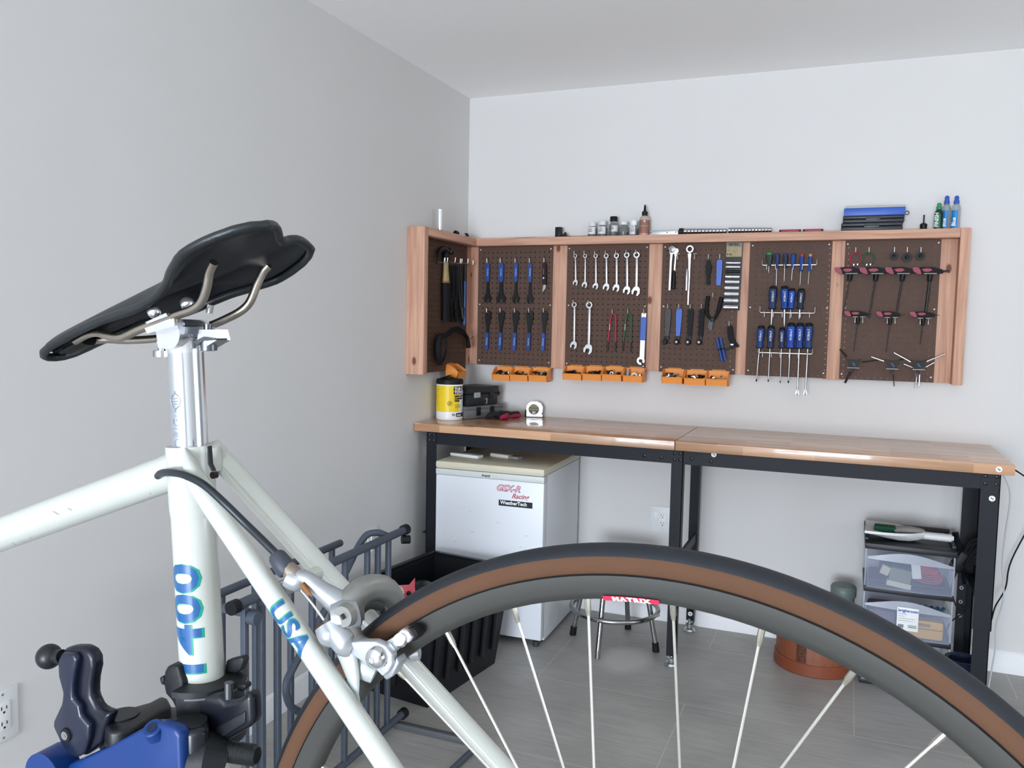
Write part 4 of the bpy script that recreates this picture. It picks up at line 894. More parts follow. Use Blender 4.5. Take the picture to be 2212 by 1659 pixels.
def lube(label, u, y, H, body, cap, lab, zc):
    x = at(u, 480, y).x; t = thing('lube_bottle', label, 'bottle', (x, y, ZSH), 0, 'lubricant bottles at the right end of shelf'); R = .0165
    MB().lathe([(R * .95, 0), (R, .003), (R, H * .62), (R * .85, H * .70), (R * .5, H * .74), (R * .5, H * .76)], 22).build('bottle_body', body, t)
    MB().lathe([(R * .62, H * .75), (R * .66, H * .84), (R * .5, H * .87), (R * .52, H * .96), (R * .3, H), (0, H)], 16).build('cap', cap, t)
    n = 12; a0, a1 = radians(-175), radians(-70); m = MB(); m._add([((R + .0006) * cos(a0 + (a1 - a0) * k / n), (R + .0006) * sin(a0 + (a1 - a0) * k / n), z) for z in (.004, H * .56) for k in range(n + 1)], [[k, k + 1, n + 2 + k, n + 1 + k] for k in range(n)]); m.build('bottle_label', lab, t)
    me = text_mesh('Blue' if 'blue' in label else 'FINISH', .020, .0004, .0001); MB().mesh(me, frame_matrix((-.002, -R - .0016, H * .08), (0, 0, 1), (-1, 0, 0))).build('lettering', white_txt, t)
    return t
lube('dark green bottle with green cap, left of three', 2027, -.055, .108, mat('dark_green_bottle', '14302a', .3), mat('green_cap', '1c8a55', .4), mat('green_label', '0f6b4a', .5), 0)
clearb = mat('clear_bottle', 'd8e0e4', .15, trans=.6, ior=1.3); bl_l = mat('sky_blue_label', '1f7fc0', .45); bcap = mat('blue_cap', '2f57ae', .4)
lube('clear bottle with blue cap and label, middle one', 2043, -.030, .140, clearb, bcap, bl_l, 0)
lube('clear bottle with blue cap and label, rightmost one', 2064, -.050, .136, clearb, bcap, bl_l, 0)

# ------------------------------------------------------------------ workbench
HB = .959; DB = .5635; XJ = 1.215; XE = 2.425
def butcher():
    m = bpy.data.materials.new('butcher_block_wood'); m.use_nodes = True; nt, b = nodes_of(m)
    tc = nt.nodes.new('ShaderNodeTexCoord'); sx = nt.nodes.new('ShaderNodeSeparateXYZ'); nt.links.new(tc.outputs['Object'], sx.inputs[0])
    ad = nt.nodes.new('ShaderNodeMath'); ad.operation = 'ADD'; nt.links.new(sx.outputs[1], ad.inputs[0]); nt.links.new(sx.outputs[2], ad.inputs[1])
    cb = nt.nodes.new('ShaderNodeCombineXYZ'); nt.links.new(sx.outputs[0], cb.inputs[0]); nt.links.new(ad.outputs[0], cb.inputs[1])
    br = nt.nodes.new('ShaderNodeTexBrick'); br.offset = .37; br.inputs['Scale'].default_value = 1; br.inputs['Brick Width'].default_value = .27; br.inputs['Row Height'].default_value = .042; br.inputs['Mortar Size'].default_value = .0004; br.inputs['Bias'].default_value = 0
    br.inputs['Color1'].default_value = (0, 0, 0, 1); br.inputs['Color2'].default_value = (1, 1, 1, 1); br.inputs['Mortar'].default_value = (.35, .35, .35, 1); nt.links.new(cb.outputs[0], br.inputs[0])
    mp = nt.nodes.new('ShaderNodeMapping'); mp.inputs['Scale'].default_value = (2.5, 45, 45); nt.links.new(tc.outputs['Object'], mp.inputs[0])
    nz = nt.nodes.new('ShaderNodeTexNoise'); nz.inputs['Scale'].default_value = 1.5; nz.inputs['Detail'].default_value = 5; nt.links.new(mp.outputs[0], nz.inputs[0])
    m1 = nt.nodes.new('ShaderNodeMix'); m1.data_type = 'FLOAT'; m1.inputs[0].default_value = .5; nt.links.new(br.outputs[0], m1.inputs[2]); nt.links.new(nz.outputs[0], m1.inputs[3])
    cr = nt.nodes.new('ShaderNodeValToRGB'); e = cr.color_ramp.elements; e[0].position = .15; e[0].color = lin('9c7656'); e[1].position = .85; e[1].color = lin('deb08a'); k = e.new(.5); k.color = lin('c39673')
    nt.links.new(m1.outputs[0], cr.inputs[0]); nt.links.new(cr.outputs[0], b.inputs['Base Color']); b.inputs['Roughness'].default_value = .3; b.inputs['Coat Weight'].default_value = .5; b.inputs['Coat Roughness'].default_value = .06
    return m
bw = butcher()
bench = thing('workbench', 'long workbench with two butcher block tops on black steel legs', 'workbench', (XJ, -DB / 2, 0))
MB().b2((.004, -DB, HB - .038), (XJ - .0012, -.002, HB), bev=.0025).build('bench_top', bw, bench, world=True)
MB().b2((XJ + .0012, -DB, HB - .038), (XE, -.002, HB), bev=.0025).build('bench_top', bw, bench, world=True)
YFR = -DB + .026   # front face of the steel
def angle(x0, x1, z0, z1, yf, parent=bench, name='front_beam', depth=.04, inward=1):
    m = MB(); m.b2((x0, yf, z0), (x1, yf + .003 * inward, z1)); m.b2((x0, yf, z1 - .003), (x1, yf + depth * inward, z1)); return m.build(name, black_metal, parent, world=True)
angle(.058, XJ + .004, .862, .921, YFR - .001); angle(XJ + .004, 2.386, .862, .921, YFR - .001)
angle(.058, 2.386, .862, .921, -.03, name='rear_beam', inward=-1)
foot_m = mat('chrome_foot', 'c2c8cc', .18, .9, .05)
def leg(x, w, yf, inward, side, splits=True, zf=.02):
    # an outer angle iron that slides over a narrower lower one
    t_ = .003; d = .045
    m = MB(); m.b2((x, yf, .34), (x + w, yf + t_ * inward, .921))
    xs = x if side < 0 else x + w - t_
    m.b2((xs, yf, .34), (xs + t_, yf + d * inward, .921))
    xi = x + .004; wi = w - .008; yi = yf + .0035 * inward
    m.b2((xi, yi, .045), (xi + wi, yi + t_ * inward, .5)); xs = xi if side < 0 else xi + wi - t_; m.b2((xs, yi, .045), (xs + t_, yi + (d - .006) * inward, .5))
    o = m.build('leg', black_metal, bench, world=True)
    c = V(x + w / 2, yf + .02 * inward, 0)
    f = MB(); f.lathe([(.026, 0), (.028, .004), (.024, .012), (.013, .016), (.013, .024), (.020, .026), (.020, .036), (.008, .038), (.008, .06)], 24, Matrix.Translation(c)); f.build('leveling_foot', foot_m, bench, world=True)
    return o
leg(.060, .050, YFR - .0045, 1, -1); leg(1.199, .048, YFR - .0045, 1, 1); leg(2.324, .062, YFR - .0045, 1, 1)
leg(.060, .050, -.068, -1, -1); leg(1.199, .048, -.068, -1, 1); leg(2.324, .062, -.068, -1, 1)
for x in (.063, 1.242, 2.382):
    MB().b2((x - .003, -.105, .862), (x, YFR + .03, .918)).build('upper_side_rail', black_metal, bench, world=True); angle_m = MB(); angle_m.b2((x - .003, -.105, .43), (x, YFR + .03, .475)); angle_m.b2((x - .04, -.105, .43), (x, YFR + .03, .433)); angle_m.build('side_rail', black_metal, bench, world=True)
# gusset with row of holes on the right rear leg, and a slanting brace
m = MB(); m.b2((2.318, -.118, .10), (2.352, -.122, .475))
m.build('slotted_strip', black_metal, bench, world=True)
for k in range(4): MB().ring((2.334, .432 - .059 * k), .004, .0075, .002, M=Matrix.Translation((0, -.1225, 0)), n=16).build('strip_eyelet', steel, bench, world=True)
m = MB(); m.tube([(2.30, -.11, .60), (2.345, -.16, .40)], .012, 4); m.build('brace', black_metal, bench, world=True)
bolt = MB()
def bolts(cx, cz, pts, y=YFR - .0048):
    for dx, dz in pts: bolt.lathe([(0, 0), (.0075, 0), (.0072, -.002), (.0045, -.0035), (0, -.0035)], 14, Matrix.Translation((cx + dx, y, cz + dz)), axis='y')
q4 = [(-.011, .012), (.011, .012), (-.011, -.014), (.011, -.014)]
bolts(.083, .894, q4); bolts(1.223, .894, q4); bolts(2.355, .897, [(-.017, .013), (.018, .013), (-.017, -.014), (.018, -.014)])
bolts(0, 0, [(1.085, .886), (1.155, .884), (1.28, .888), (1.36, .884)], y=YFR - .0015)
bolt.build('frame_bolts', mat('black_bolt', '0e1014', .35), bench, world=True)
# white round price dots stuck on the frame
dot_m = mat('white_sticker', 'e9ebec', .5)
for (u, v, y, nm) in ((1542, 982, YFR - .0012, 'middle of the front beam'), (2143, 1077, YFR - .0048, 'right front leg'), (1491, 1326, -.113, 'middle rear leg'), (2158, 1014, -DB - .0002, 'right end of the wooden top edge')):
    p = at(u, v, y); t_ = MB().lathe([(0, 0), (.0105, 0), (.0105, -.0008), (0, -.0008)], 24, axis='y').build('round_sticker', dot_m); t_.location = p; tag(t_, 'small white round sticker on the ' + nm, 'sticker', 'round number stickers')
    me = text_mesh('5' if v > 1000 else '3', .014, .0004, .0001, 'CENTER'); MB().mesh(me, frame_matrix((0, -.0012, 0), (.7, 0, .7), (-.7, 0, .7)) @ Matrix.Translation((0, -.005, 0))).build('lettering', black_txt, t_)

# ------------------------------------------------------------------ on the bench
# tub of wipes
t_ = thing('wipes_tub', 'yellow and white tub of cleaning wipes with black lid', 'tub', (.086, -.362, HB)); R = .0635
MB().lathe([(R * .94, 0), (R, .004), (R, .172), (R * .97, .178)], 40).build('tub_body', white_p, t_)
MB().lathe([(R * 1.005, .172), (R * 1.03, .174), (R * 1.03, .190), (R * .98, .196), (R * .6, .197), (R * .55, .200), (0, .200)], 40).build('tub_lid', blk, t_)
m = MB(); m.tube(spline([(-.03, -.02, .200), (-.012, -.02, .204), (.018, -.02, .206), (.03, -.02, .203)], 4), .004, 8, flat=.6); m.box((-.012, -.02, .207), (.045, .03, .004), rot=('Y', -.3)); m.build('flip_cap', blk, t_)
def cyl_patch(name, R, z0, z1, a0, a1, mm, parent, n=24):
    m = MB(); m._add([(R * cos(a0 + (a1 - a0) * k / n), R * sin(a0 + (a1 - a0) * k / n), z) for z in (z0, z1) for k in range(n + 1)], [[k, k + 1, n + 2 + k, n + 1 + k] for k in range(n)]); return m.build(name, mm, parent)
yel = mat('yellow_label', 'e8c81e', .4, 0, .03)
cyl_patch('yellow_label', R + .0006, .042, .165, radians(-200), radians(-20), yel, t_, 36)
def wrap_text(parent, body, size, z, a_mid, R_, mm, bold=0.0005, align='LEFT', name='lettering'):
    me = text_mesh(body, size, bold, 0, align); mb = MB(); mb.mesh(me, Matrix.Identity(4))
    ys = [v.co.x for v in mb.bm.verts]
    if ys:
        x_ = min(ys)
        while x_ < max(ys):
            x_ += .004; bmesh.ops.bisect_plane(mb.bm, geom=list(mb.bm.verts) + list(mb.bm.edges) + list(mb.bm.faces), plane_co=(x_, 0, 0), plane_no=(1, 0, 0))
    for v in mb.bm.verts:
        a = a_mid + v.co.x / R_; v.co = Vector((R_ * cos(a), R_ * sin(a), z + v.co.y))
    return mb.build(name, mm, parent)
cam_a = math.atan2(CAM.y + .362, CAM.x - .086)
cyl_patch('black_label', R + .0012, .126, .163, cam_a + .30, cam_a + 1.7, black_txt, t_, 24)
for s_, sz, z, mm in (('TUB O', .0185, .1455, white_txt), ('TOWELS', .0185, .1295, white_txt), ('HEAVY DUTY', .0105, .113, black_txt), ('CLEANING', .0105, .102, black_txt), ('WIPES', .0105, .091, black_txt)):
    wrap_text(t_, s_, sz, z, cam_a + .36, R + .0018, mm, .0009)
m = MB()
for k in range(7): cyl_patch('label_print', R + .0012, .076 - .0035 * k, .0774 - .0035 * k, cam_a + .42, cam_a + .42 + .5, mat('olive_print', '8c7a1c', .5), t_, 8) if k < 5 else None
for k in range(9): cyl_patch('label_print', R + .0012, .145 - .010 * k, .1466 - .010 * k, cam_a - 1.35, cam_a - 1.35 + .45 - .08 * (k % 3), mat('olive_print', '8c7a1c', .5), t_, 8)
Qs = Matrix.Rotation(cam_a + pi / 2 + .02, 4, 'Z')
m = MB(); m.ring((0, .083), .0095, .0115, .0006, M=Qs, y0=-R - .0006); m.tube([Qs @ V(-.006, -R - .001, .077), Qs @ V(.006, -R - .001, .089)], .0011, 6); m.tube([Qs @ V(-.003, -R - .001, .089), Qs @ V(.002, -R - .001, .078)], .0018, 6); m.build('warning_mark', black_txt, t_)
cyl_patch('black_strip', R + .0006, .018, .036, cam_a + .52, cam_a + 1.5, black_txt, t_, 18)
wrap_text(t_, '90', .017, .022, cam_a + .18, R + .0008, mat('grey_print', '66686a', .5), .0006)
wrap_text(t_, '# # #', .011, .023, cam_a + .60, R + .0014, white_txt, .0006)
# cases behind the tub
t_ = thing('organizer_case', 'grey translucent organizer case lying under the black toolbox', 'case', (.130, -.178, HB), radians(72))
MB().b2((-.145, -.082, 0), (.135, .082, .046), bev=.010).build('case_base', mat('smoky_plastic', '7c7f80', .25, 0, .05, trans=.25), t_)
MB().b2((-.147, -.084, .040), (.137, .084, .062), bev=.010).build('case_lid', mat('grey_lid_plastic', '5f6466', .35), t_)
m = MB(); m.b2((.03, -.090, .015), (.055, -.080, .056), bev=.003); m.build('latch', blk, t_); MB().b2((-.07, -.090, .015), (-.045, -.080, .056), bev=.003).build('latch', blk, t_)
t_ = thing('tool_box', 'black ribbed plastic toolbox stacked on the grey organizer case', 'toolbox', (.128, -.185, HB + .062), radians(72))
MB().b2((-.115, -.076, 0), (.105, .076, .058), bev=.010).build('box_base', mat('charcoal_plastic', '1d2123', .45), t_)
MB().b2((-.118, -.080, .058), (.108, .080, .092), bev=.009).build('box_lid', mat('charcoal_plastic', '1d2123', .45), t_)
MB().tube(spline([(.100, -.055, .05), (.128, -.050, .052), (.134, 0, .052), (.128, .050, .052), (.100, .055, .05)], 5), .014, 10).build('carry_handle', blk, t_)
MB().b2((-.075, -.0835, .040), (-.035, -.075, .066), bev=.002).build('latch', mat('pale_grey_latch', '9a9d9c', .4), t_); MB().b2((.04, -.0835, .030), (.07, -.075, .075), bev=.002).build('latch', mat('charcoal_plastic', '1d2123', .45), t_)
MB().plate([(.0, .006), (.022, .006), (.022, .034), (.004, .030), (.016, .026), (.016, .008)], .0008, y0=-.0765).build('arrow_mark', mat('pale_grey_latch', '9a9d9c', .4), t_)
# glove
g = thing('work_glove', 'black and red work glove lying flat before the cases', 'glove', (.298, -.185, HB), radians(66)); g.scale = (.95, .80, 1.15)
gm = mat('black_knit', '1d1c20', .85, 0, .2, 60, bump=.5, bscale=300); gr = mat('crimson_knit', '9e2348', .7, 0, .1)
def palm():
    m = MB(); m.ball((0, 0, .016), .042, sc3=(1.45, .95, .38), n=20); m.tube([(.04, .0, .014), (.088, .004, .012), (.10, .004, .011)], [.024, .028, .029], 14, flat=.5, side=(0, 0, 1)); return m
palm().build('palm', gm, g)
for k, (a, L, y) in enumerate([(-12, .072, -.026), (-4, .082, -.008), (5, .076, .010), (14, .062, .026)]):
    d = V(-cos(radians(a)), sin(radians(a)) * -1, 0); b0 = V(-.045, y, .014); MB().tube(spline([b0, b0 + d * L * .5 + V(0, 0, .010), b0 + d * L + V(0, 0, -.003)], 5), ip([.0115, .0105, .008], 5), 12).build('finger', gm, g)
MB().tube(spline([V(-.005, -.035, .012), V(-.035, -.062, .015), V(-.075, -.066, .010)], 5), ip([.013, .012, .009], 5), 12).build('thumb', gr, g)
MB().tube(spline([V(-.06, -.045, .008), V(0, -.040, .009), V(.05, -.026, .009), V(.10, -.024, .009)], 5), .0075, 8).build('red_edge', gr, g)
# tape measure
t_ = thing('tape_measure', 'chrome tape measure standing upright near the back of bench', 'tape measure', (.408, -.045, HB), radians(14))
oc = [(-.040, 0), (.040, 0), (.040, .012), (.034, .018), (.040, .030), (.040, .052), (.030, .070), (.012, .078), (-.012, .078), (-.030, .070), (-.040, .052)]
MB().plate(oc, .036, y0=.018).build('case', mat('bright_chrome_plastic', 'e6e8e8', .18, .75, .02), t_)
MB().b2((-.050, -.014, .0), (-.038, .014, .034), bev=.003).build('tape_mouth', blk, t_)
m = MB(); m.plate(arc(0, 0, .027, 0, 2 * pi, 28)[:-1], .0008, Matrix.Translation((-.004, 0, .040)), y0=-.0182); m.build('face_label', mat('grey_face', '50514c', .5), t_)
MB().b2((-.022, -.0196, .050), (.014, -.0190, .060)).build('yellow_label', mat('olive_yellow', 'a39a35', .5), t_)
lettering('lettering', '30', .017, (-.004, -.0198, .018), (1, 0, 0), (0, 0, 1), white_txt, t_, world=False, bold=.0006, align='CENTER')
lettering('lettering', 'PowerLock', .009, (-.004, -.0198, .037), (1, 0, 0), (0, 0, 1), mat('yellow_print', 'c4b858', .5), t_, world=False, bold=.0002, align='CENTER')
lettering('lettering', 'STANLEY', .007, (-.004, -.0202, .0525), (1, 0, 0), (0, 0, 1), black_txt, t_, world=False, bold=.0003, align='CENTER')
MB().b2((-.042, -.019, -.0), (.042, .019, .003)).build('bottom_bumper', blk, t_)

# ------------------------------------------------------------------ under the bench
# fridge
fr_w = mat('fridge_enamel', 'dfe3e8', .35, 0, .02, 5); fr_c = mat('aged_cream_plastic', 'cfcab4', .45, 0, .04, 8)
fx0, fx1, fyf, fyb, fz =   .136, .652, -.600, -.045, .792
t_ = thing('mini_fridge', 'small white fridge with cream top standing under the bench', 'fridge', ((fx0 + fx1) / 2, -.32, 0), radians(1.5)); W = (fx1 - fx0) / 2
MB().b2((-W, -.225, .02), (W, .275, .765), bev=.004).build('cabinet', fr_w, t_)
MB().b2((-W - .001, -.278, .035), (W + .001, -.232, .737), bev=.006).build('door', fr_w, t_)
MB().b2((-W, -.232, .05), (W - .004, -.224, .73)).build('door_gasket', mat('grey_gasket', 'a9adb0', .6), t_)
o = MB().b2((-W - .002, -.280, .737), (W + .002, -.232, .765), bev=.005).build('door_header', mat('pale_header', 'cfd3d0', .4), t_)
MB().b2((-W - .003, -.283, .765), (W + .003, .277, .800), bev=.012).build('cream_top', fr_c, t_)
lettering('lettering', 'Avanti', .016, (-.035, -.2806, .745), (1, 0, 0), (0, 0, 1), black_txt, t_, world=False, bold=.0004, shear=.3)
st = mat('red_sticker', 'b93a55', .5)
lettering('sticker', 'GSX-R', .040, (.035, -.2788, .688), (1, 0, 0), (0, 0, 1), st, t_, world=False, bold=.0018, shear=.35)
lettering('sticker', 'GSX-R', .040, (.035, -.2796, .688), (1, 0, 0), (0, 0, 1), mat('sticker_white', 'e2dfe6', .5), t_, world=False, bold=-.0006, shear=.35)
lettering('sticker', 'Racing', .030, (.110, -.2792, .660), (1, 0, 0), (0, 0, 1), st, t_, world=False, bold=.0005, shear=.4)
MB().b2((.050, -.2794, .622), (.208, -.2780, .648)).build('black_sticker', black_txt, t_)
lettering('lettering', 'WeatherTech', .022, (.058, -.2800, .630), (1, 0, 0), (0, 0, 1), white_txt, t_, world=False, bold=.0007)
m = MB()
for x, y in ((-W + .03, -.25), (W - .03, -.25), (-W + .03, .25), (W - .03, .25)): m.cyl((x, y, 0), (x, y, .022), .014, n=12)
m.build('feet', mat('dark_feet', '3a3c3e', .6), t_)
m = MB(); rd = random.Random(5)
for k in range(16): m.box((rd.uniform(-.2, .2), -.2782, rd.uniform(.38, .6)), (rd.choice([.003, .012, .02]) * .8, .0004, .0016), rot=('Y', rd.uniform(-.3, .3)))
m.build('scuff_marks', mat('scuff_grey', 'a3a9b2', .6), t_)
p = atz(1010, 987, .800); t_ = thing('remote_control', 'white remote control lying left on fridge top', 'remote', (p.x, p.y, .800), radians(-10))
MB().b2((-.085, -.024, 0), (.075, .024, .016), bev=.006).build('body', white_p, t_)
m = MB()
for i in range(5):
    for j in range(3): m.box((-.005 + i * .014, -.012 + j * .012, .0168), (.008, .007, .002), bev=.0008)
m.build('buttons', mat('grey_buttons', '8d9296', .5), t_)
p = atz(1092, 989, .800); t_ = thing('remote_control', 'cream remote with grey end lying right on fridge top', 'remote', (p.x, p.y, .800), radians(-14))
MB().b2((-.075, -.022, 0), (.03, .022, .018), bev=.006).build('body', mat('cream_remote', 'd8d5c8', .4), t_); MB().b2((.03, -.020, .001), (.085, .020, .015), bev=.004).build('grey_end', mat('grey_remote', '8b8c8a', .4), t_)

# stool
t_ = thing('stool', 'round shop stool with chrome legs and ring behind bicycle wheel', 'stool', (.935, -.385, 0))
MB().lathe([(0, .388), (.150, .388), (.158, .393), (.160, .408), (.150, .419), (.10, .426), (0, .429)], 36).build('seat', blk_gloss, t_)
MB().lathe([(.136, .370), (.140, .370), (.140, .388)], 36).build('seat_band', chrome, t_)
chr2 = mat('worn_chrome', 'a9abac', .2, 1, .1)
for k, a in enumerate([-95, -5, 175, 85]):
    a = radians(a); d = V(cos(a), sin(a), 0); MB().tube([d * .125 + V(0, 0, .387), d * .195 + V(0, 0, .03)], .0115, 14).build('leg', chr2, t_)
    if k: MB().tube([d * .1935 + V(0, 0, .040), d * .198 + V(0, 0, 0)], [.0145, .0155], 14).build('rubber_tip', blk_rub, t_)
    else: MB().tube([d * .1945 + V(0, 0, .034), d * .1985 + V(0, 0, 0)], .0118, 14).build('bare_tip', chr2, t_)
MB().tube([V(.193 * cos(2 * pi * k / 48), .193 * sin(2 * pi * k / 48), .165) for k in range(48)], .0105, 12, closed=True).build('foot_ring', chr2, t_)
m = MB()
for a in (-95, -5, 175, 85): a = radians(a); d = V(cos(a), sin(a), 0); m.ball(d * .204 + V(0, 0, .165), .006)
m.build('ring_rivets', chr2, t_)

# wooden barrel section and the tin on it
wd = mat('orange_barrel_wood', '7c452c', .5, 0, .45, 6, stretch=(6, 6, 1), bump=.2)
t_ = thing('wooden_tub', 'round orange-brown wooden tub with dark stain under bench', 'tub', (1.784, -.240, 0)); t_.scale = (.94, .94, 1)
MB().lathe([(.0, .004), (.172, .004), (.172, .20), (.166, .21), (.160, .20), (.160, .02), (0, .02)], 48).build('tub_wall', wd, t_)
MB().lathe([(.176, .0), (.180, .003), (.180, .045), (.176, .05), (.171, .05)], 48).build('bottom_hoop', mat('hoop_wood', '7c4029', .5, 0, .2, 8), t_)
stain_m = mat('dark_stain', '2b1d16', .6, 0, .5, 60); nt, b = nodes_of(stain_m)
n_ = nt.nodes.new('ShaderNodeTexNoise'); n_.inputs['Scale'].default_value = 28; n_.inputs['Detail'].default_value = 6; r_ = nt.nodes.new('ShaderNodeMapRange'); r_.inputs[1].default_value = .44; r_.inputs[2].default_value = .56; nt.links.new(n_.outputs[0], r_.inputs[0]); nt.links.new(r_.outputs[0], b.inputs['Alpha'])
cyl_patch('dark_stain', .1728, .052, .19, radians(-116), radians(-101), stain_m, t_, 12)
p = at(1822, 1275, -.17); t_ = thing('lidded_tin', 'grey-green tin with ribbed lid showing above the wheel', 'tin', (p.x, -.17, .020))
gt = mat('grey_green_plastic', '66726f', .45); ztop = at(1822, 1262, -.17).z - .02
MB().lathe([(.044, 0), (.046, ztop - .05), (.046, ztop - .045)], 32).build('tin_body', gt, t_)
m = MB(); m.lathe([(.050, ztop - .05), (.052, ztop - .045), (.052, ztop - .012), (.048, ztop - .004), (.040, ztop), (0, ztop)], 32); m.tube([(.049 * cos(2 * pi * k / 32), .049 * sin(2 * pi * k / 32), ztop - .014) for k in range(32)], .004, 6, closed=True); m.build('tin_lid', gt, t_)

# plastic drawer tower
t_ = thing('drawer_tower', 'clear plastic drawer tower with black frame under bench', 'drawers', (2.118, -.235, 0)); W = .158
fm = mat('charcoal_frame_plastic', '1b1d21', .45)
cl = mat('clear_drawer_plastic', 'b9c4dc', .12, 0, .02, alpha=.20)
for k, z in enumerate((0, .190, .380)):
    m = MB(); m.b2((-W - .004, -.135, z), (W + .004, .155, z + .022), bev=.004); m.build('frame_shelf', fm, t_)
m = MB(); m.b2((-W - .007, -.145, .556), (W + .007, .160, .580), bev=.006); m.b2((-W - .007, .145, .580), (W + .007, .160, .604), bev=.003); m.b2((-W - .007, -.1, .580), (-W + .008, .16, .592), bev=.003); m.b2((W - .008, -.1, .580), (W + .007, .16, .592), bev=.003); m.build('top_frame', fm, t_)
for sx_ in (-1, 1):
    for y in (-.12, .14): MB().b2((sx_ * W - .003 * sx_, y - .006, .022), (sx_ * W + .003 * sx_, y + .006, .556)).build('corner_post', mat('clear_posts', 'b9c0cc', .3, alpha=.5), t_)
for k, z in enumerate((.024, .214, .404)):
    H = .150; d = MB(); n = 12; tk = .0025
    # bulging front sheet with an arched dip along its upper edge
    def fy(a): return -.150 - .010 * (1 - a * a)
    vs = []
    for q in range(n + 1):
        a = -1 + 2 * q / n; top = z + H * (.80 - .02 * a) - .0 + .0; x = a * (W - .004)
        vs += [(x, fy(a), z), (x, fy(a), top), (x, fy(a) + tk, top), (x, fy(a) + tk, z)]
    fs = []
    for q in range(n):
        for r_ in range(4): fs.append([q * 4 + r_, q * 4 + (r_ + 1) % 4, (q + 1) * 4 + (r_ + 1) % 4, (q + 1) * 4 + r_])
    d._add(vs, fs); d.b2((-W + .006, -.15, z), (-W + .008, .14, z + H * .8)); d.b2((W - .008, -.15, z), (W - .006, .14, z + H * .8)); d.b2((-W + .006, -.15, z), (W - .006, .14, z + .002)); d.b2((-W + .006, .138, z), (W - .006, .14, z + H * .8))
    dr = d.build('drawer', cl, t_)
    # raised arched grip panel above
    g_ = MB(); vs = []
    for q in range(n + 1):
        a = -1 + 2 * q / n; x = a * (W - .004); lo = z + H * .80 - .02 * H * a; hi = lo + .030 * (cos(a * pi / 2) ** 1.2) + .002
        vs += [(x, fy(a) - .006, lo - .006), (x, fy(a) - .004, hi), (x, fy(a) - .001, hi), (x, fy(a) - .001, lo - .006)]
    g_._add(vs, fs); g_.build('arched_grip', mat('clear_grip_plastic', 'c4cad6', .25, alpha=.5), dr)
# things inside the drawers
T0 = V(2.118, -.235, 0)
red_cord = mat('red_cord', 'c2424a', .5)
m = MB()
for k in range(7):
    m.tube([T0 + V(.070 + (.055 - .004 * k) * cos(a), -.06 - .003 * k + .012 * sin(a * 2), .445 + .008 * k - .0 + (.022 - .002 * k) * sin(a)) for a in [2 * pi * q / 24 for q in range(24)]], .0032, 6, closed=True)
tag(m.build('cord_coil', red_cord), 'coil of red cord inside the top clear drawer', 'cord')
m = MB(); m.b2((-.002, -.001, -.028), (.030, .001, .028)); o = m.build('paper_tag', white_p); o.location = T0 + V(.012, -.13, .480); o.rotation_euler = (0, -.12, 0); tag(o, 'white paper tag inside the top drawer above red cord', 'tag')
t2 = thing('paint_brush', 'wide pale bristle brush inside the top clear drawer', 'brush', T0 + V(-.035, -.115, .408)); MB().b2((-.045, -.012, .0), (.045, .012, .022), bev=.003).build('brush_ferrule', mat('off_white_bristle_block', 'c9c5ae', .6), t2); MB().b2((-.040, -.010, .02), (.040, .010, .075), bev=.002).build('bristles', mat('green_grey_bristle', '7d816b', .8, 0, .3, 8, stretch=(60, 60, 1)), t2); t2.rotation_euler = (0, .12, 0)
o = MB().b2((-.016, -.012, -.018), (.016, .012, .018), bev=.002).build('small_box', mat('cream_card', 'c8bda4', .6)); o.location = T0 + V(-.085, -.11, .470); o.rotation_euler = (0, .35, 0); tag(o, 'small cream box inside the top clear drawer', 'box')
m = MB(); m.b2((-.14, -.08, .407), (.14, .10, .420), bev=.004); m.b2((-.1, .0, .42), (.02, .09, .462), bev=.01); tag(m.build('dark_cloth', mat('dark_violet_cloth', '3b3642', .8, 0, .2)), 'dark cloth bundle lying in the top clear drawer', 'cloth').location = T0
t2 = thing('yellow_case', 'yellow plastic case inside the second clear drawer', 'case', T0 + V(.062, -.12, .218)); MB().b2((-.075, -.02, 0), (.070, .03, .075), bev=.012).build('case_body', mat('mustard_yellow', 'd9a838', .45), t2); MB().b2((-.076, -.022, .040), (.071, .032, .044)).build('seam', mat('dark_mustard', '9a7424', .5), t2)
MB().box((.0, -.023, .058), (.045, .004, .012), bev=.002).build('handle_recess', mat('dark_mustard', '9a7424', .5), t2)
m = MB(); m.b2((-.14, -.06, .216), (-.03, .10, .29), bev=.02); o = m.build('purple_bag', mat('muted_purple', '5a4560', .6)); o.location = T0; tag(o, 'muted purple bag inside the second clear drawer', 'bag')
m = MB()
for k in range(5): m.tube([T0 + V(.02 + .022 * k, -.06, .30 + .003 * (k % 2)), T0 + V(.06 + .022 * k, .04, .297)], .007, 8)
tag(m.build('blue_hoses', mat('teal_blue', '3e7396', .5)), 'bundle of blue tubing behind the yellow case', 'tubing', kind='stuff')
o = MB().b2((-.13, -.08, .026), (.12, .1, .09), bev=.02).build('grey_bundle', mat('grey_bundle', '6d737c', .7, 0, .2)); o.location = T0; tag(o, 'grey bundle inside the lowest clear drawer', 'bundle')
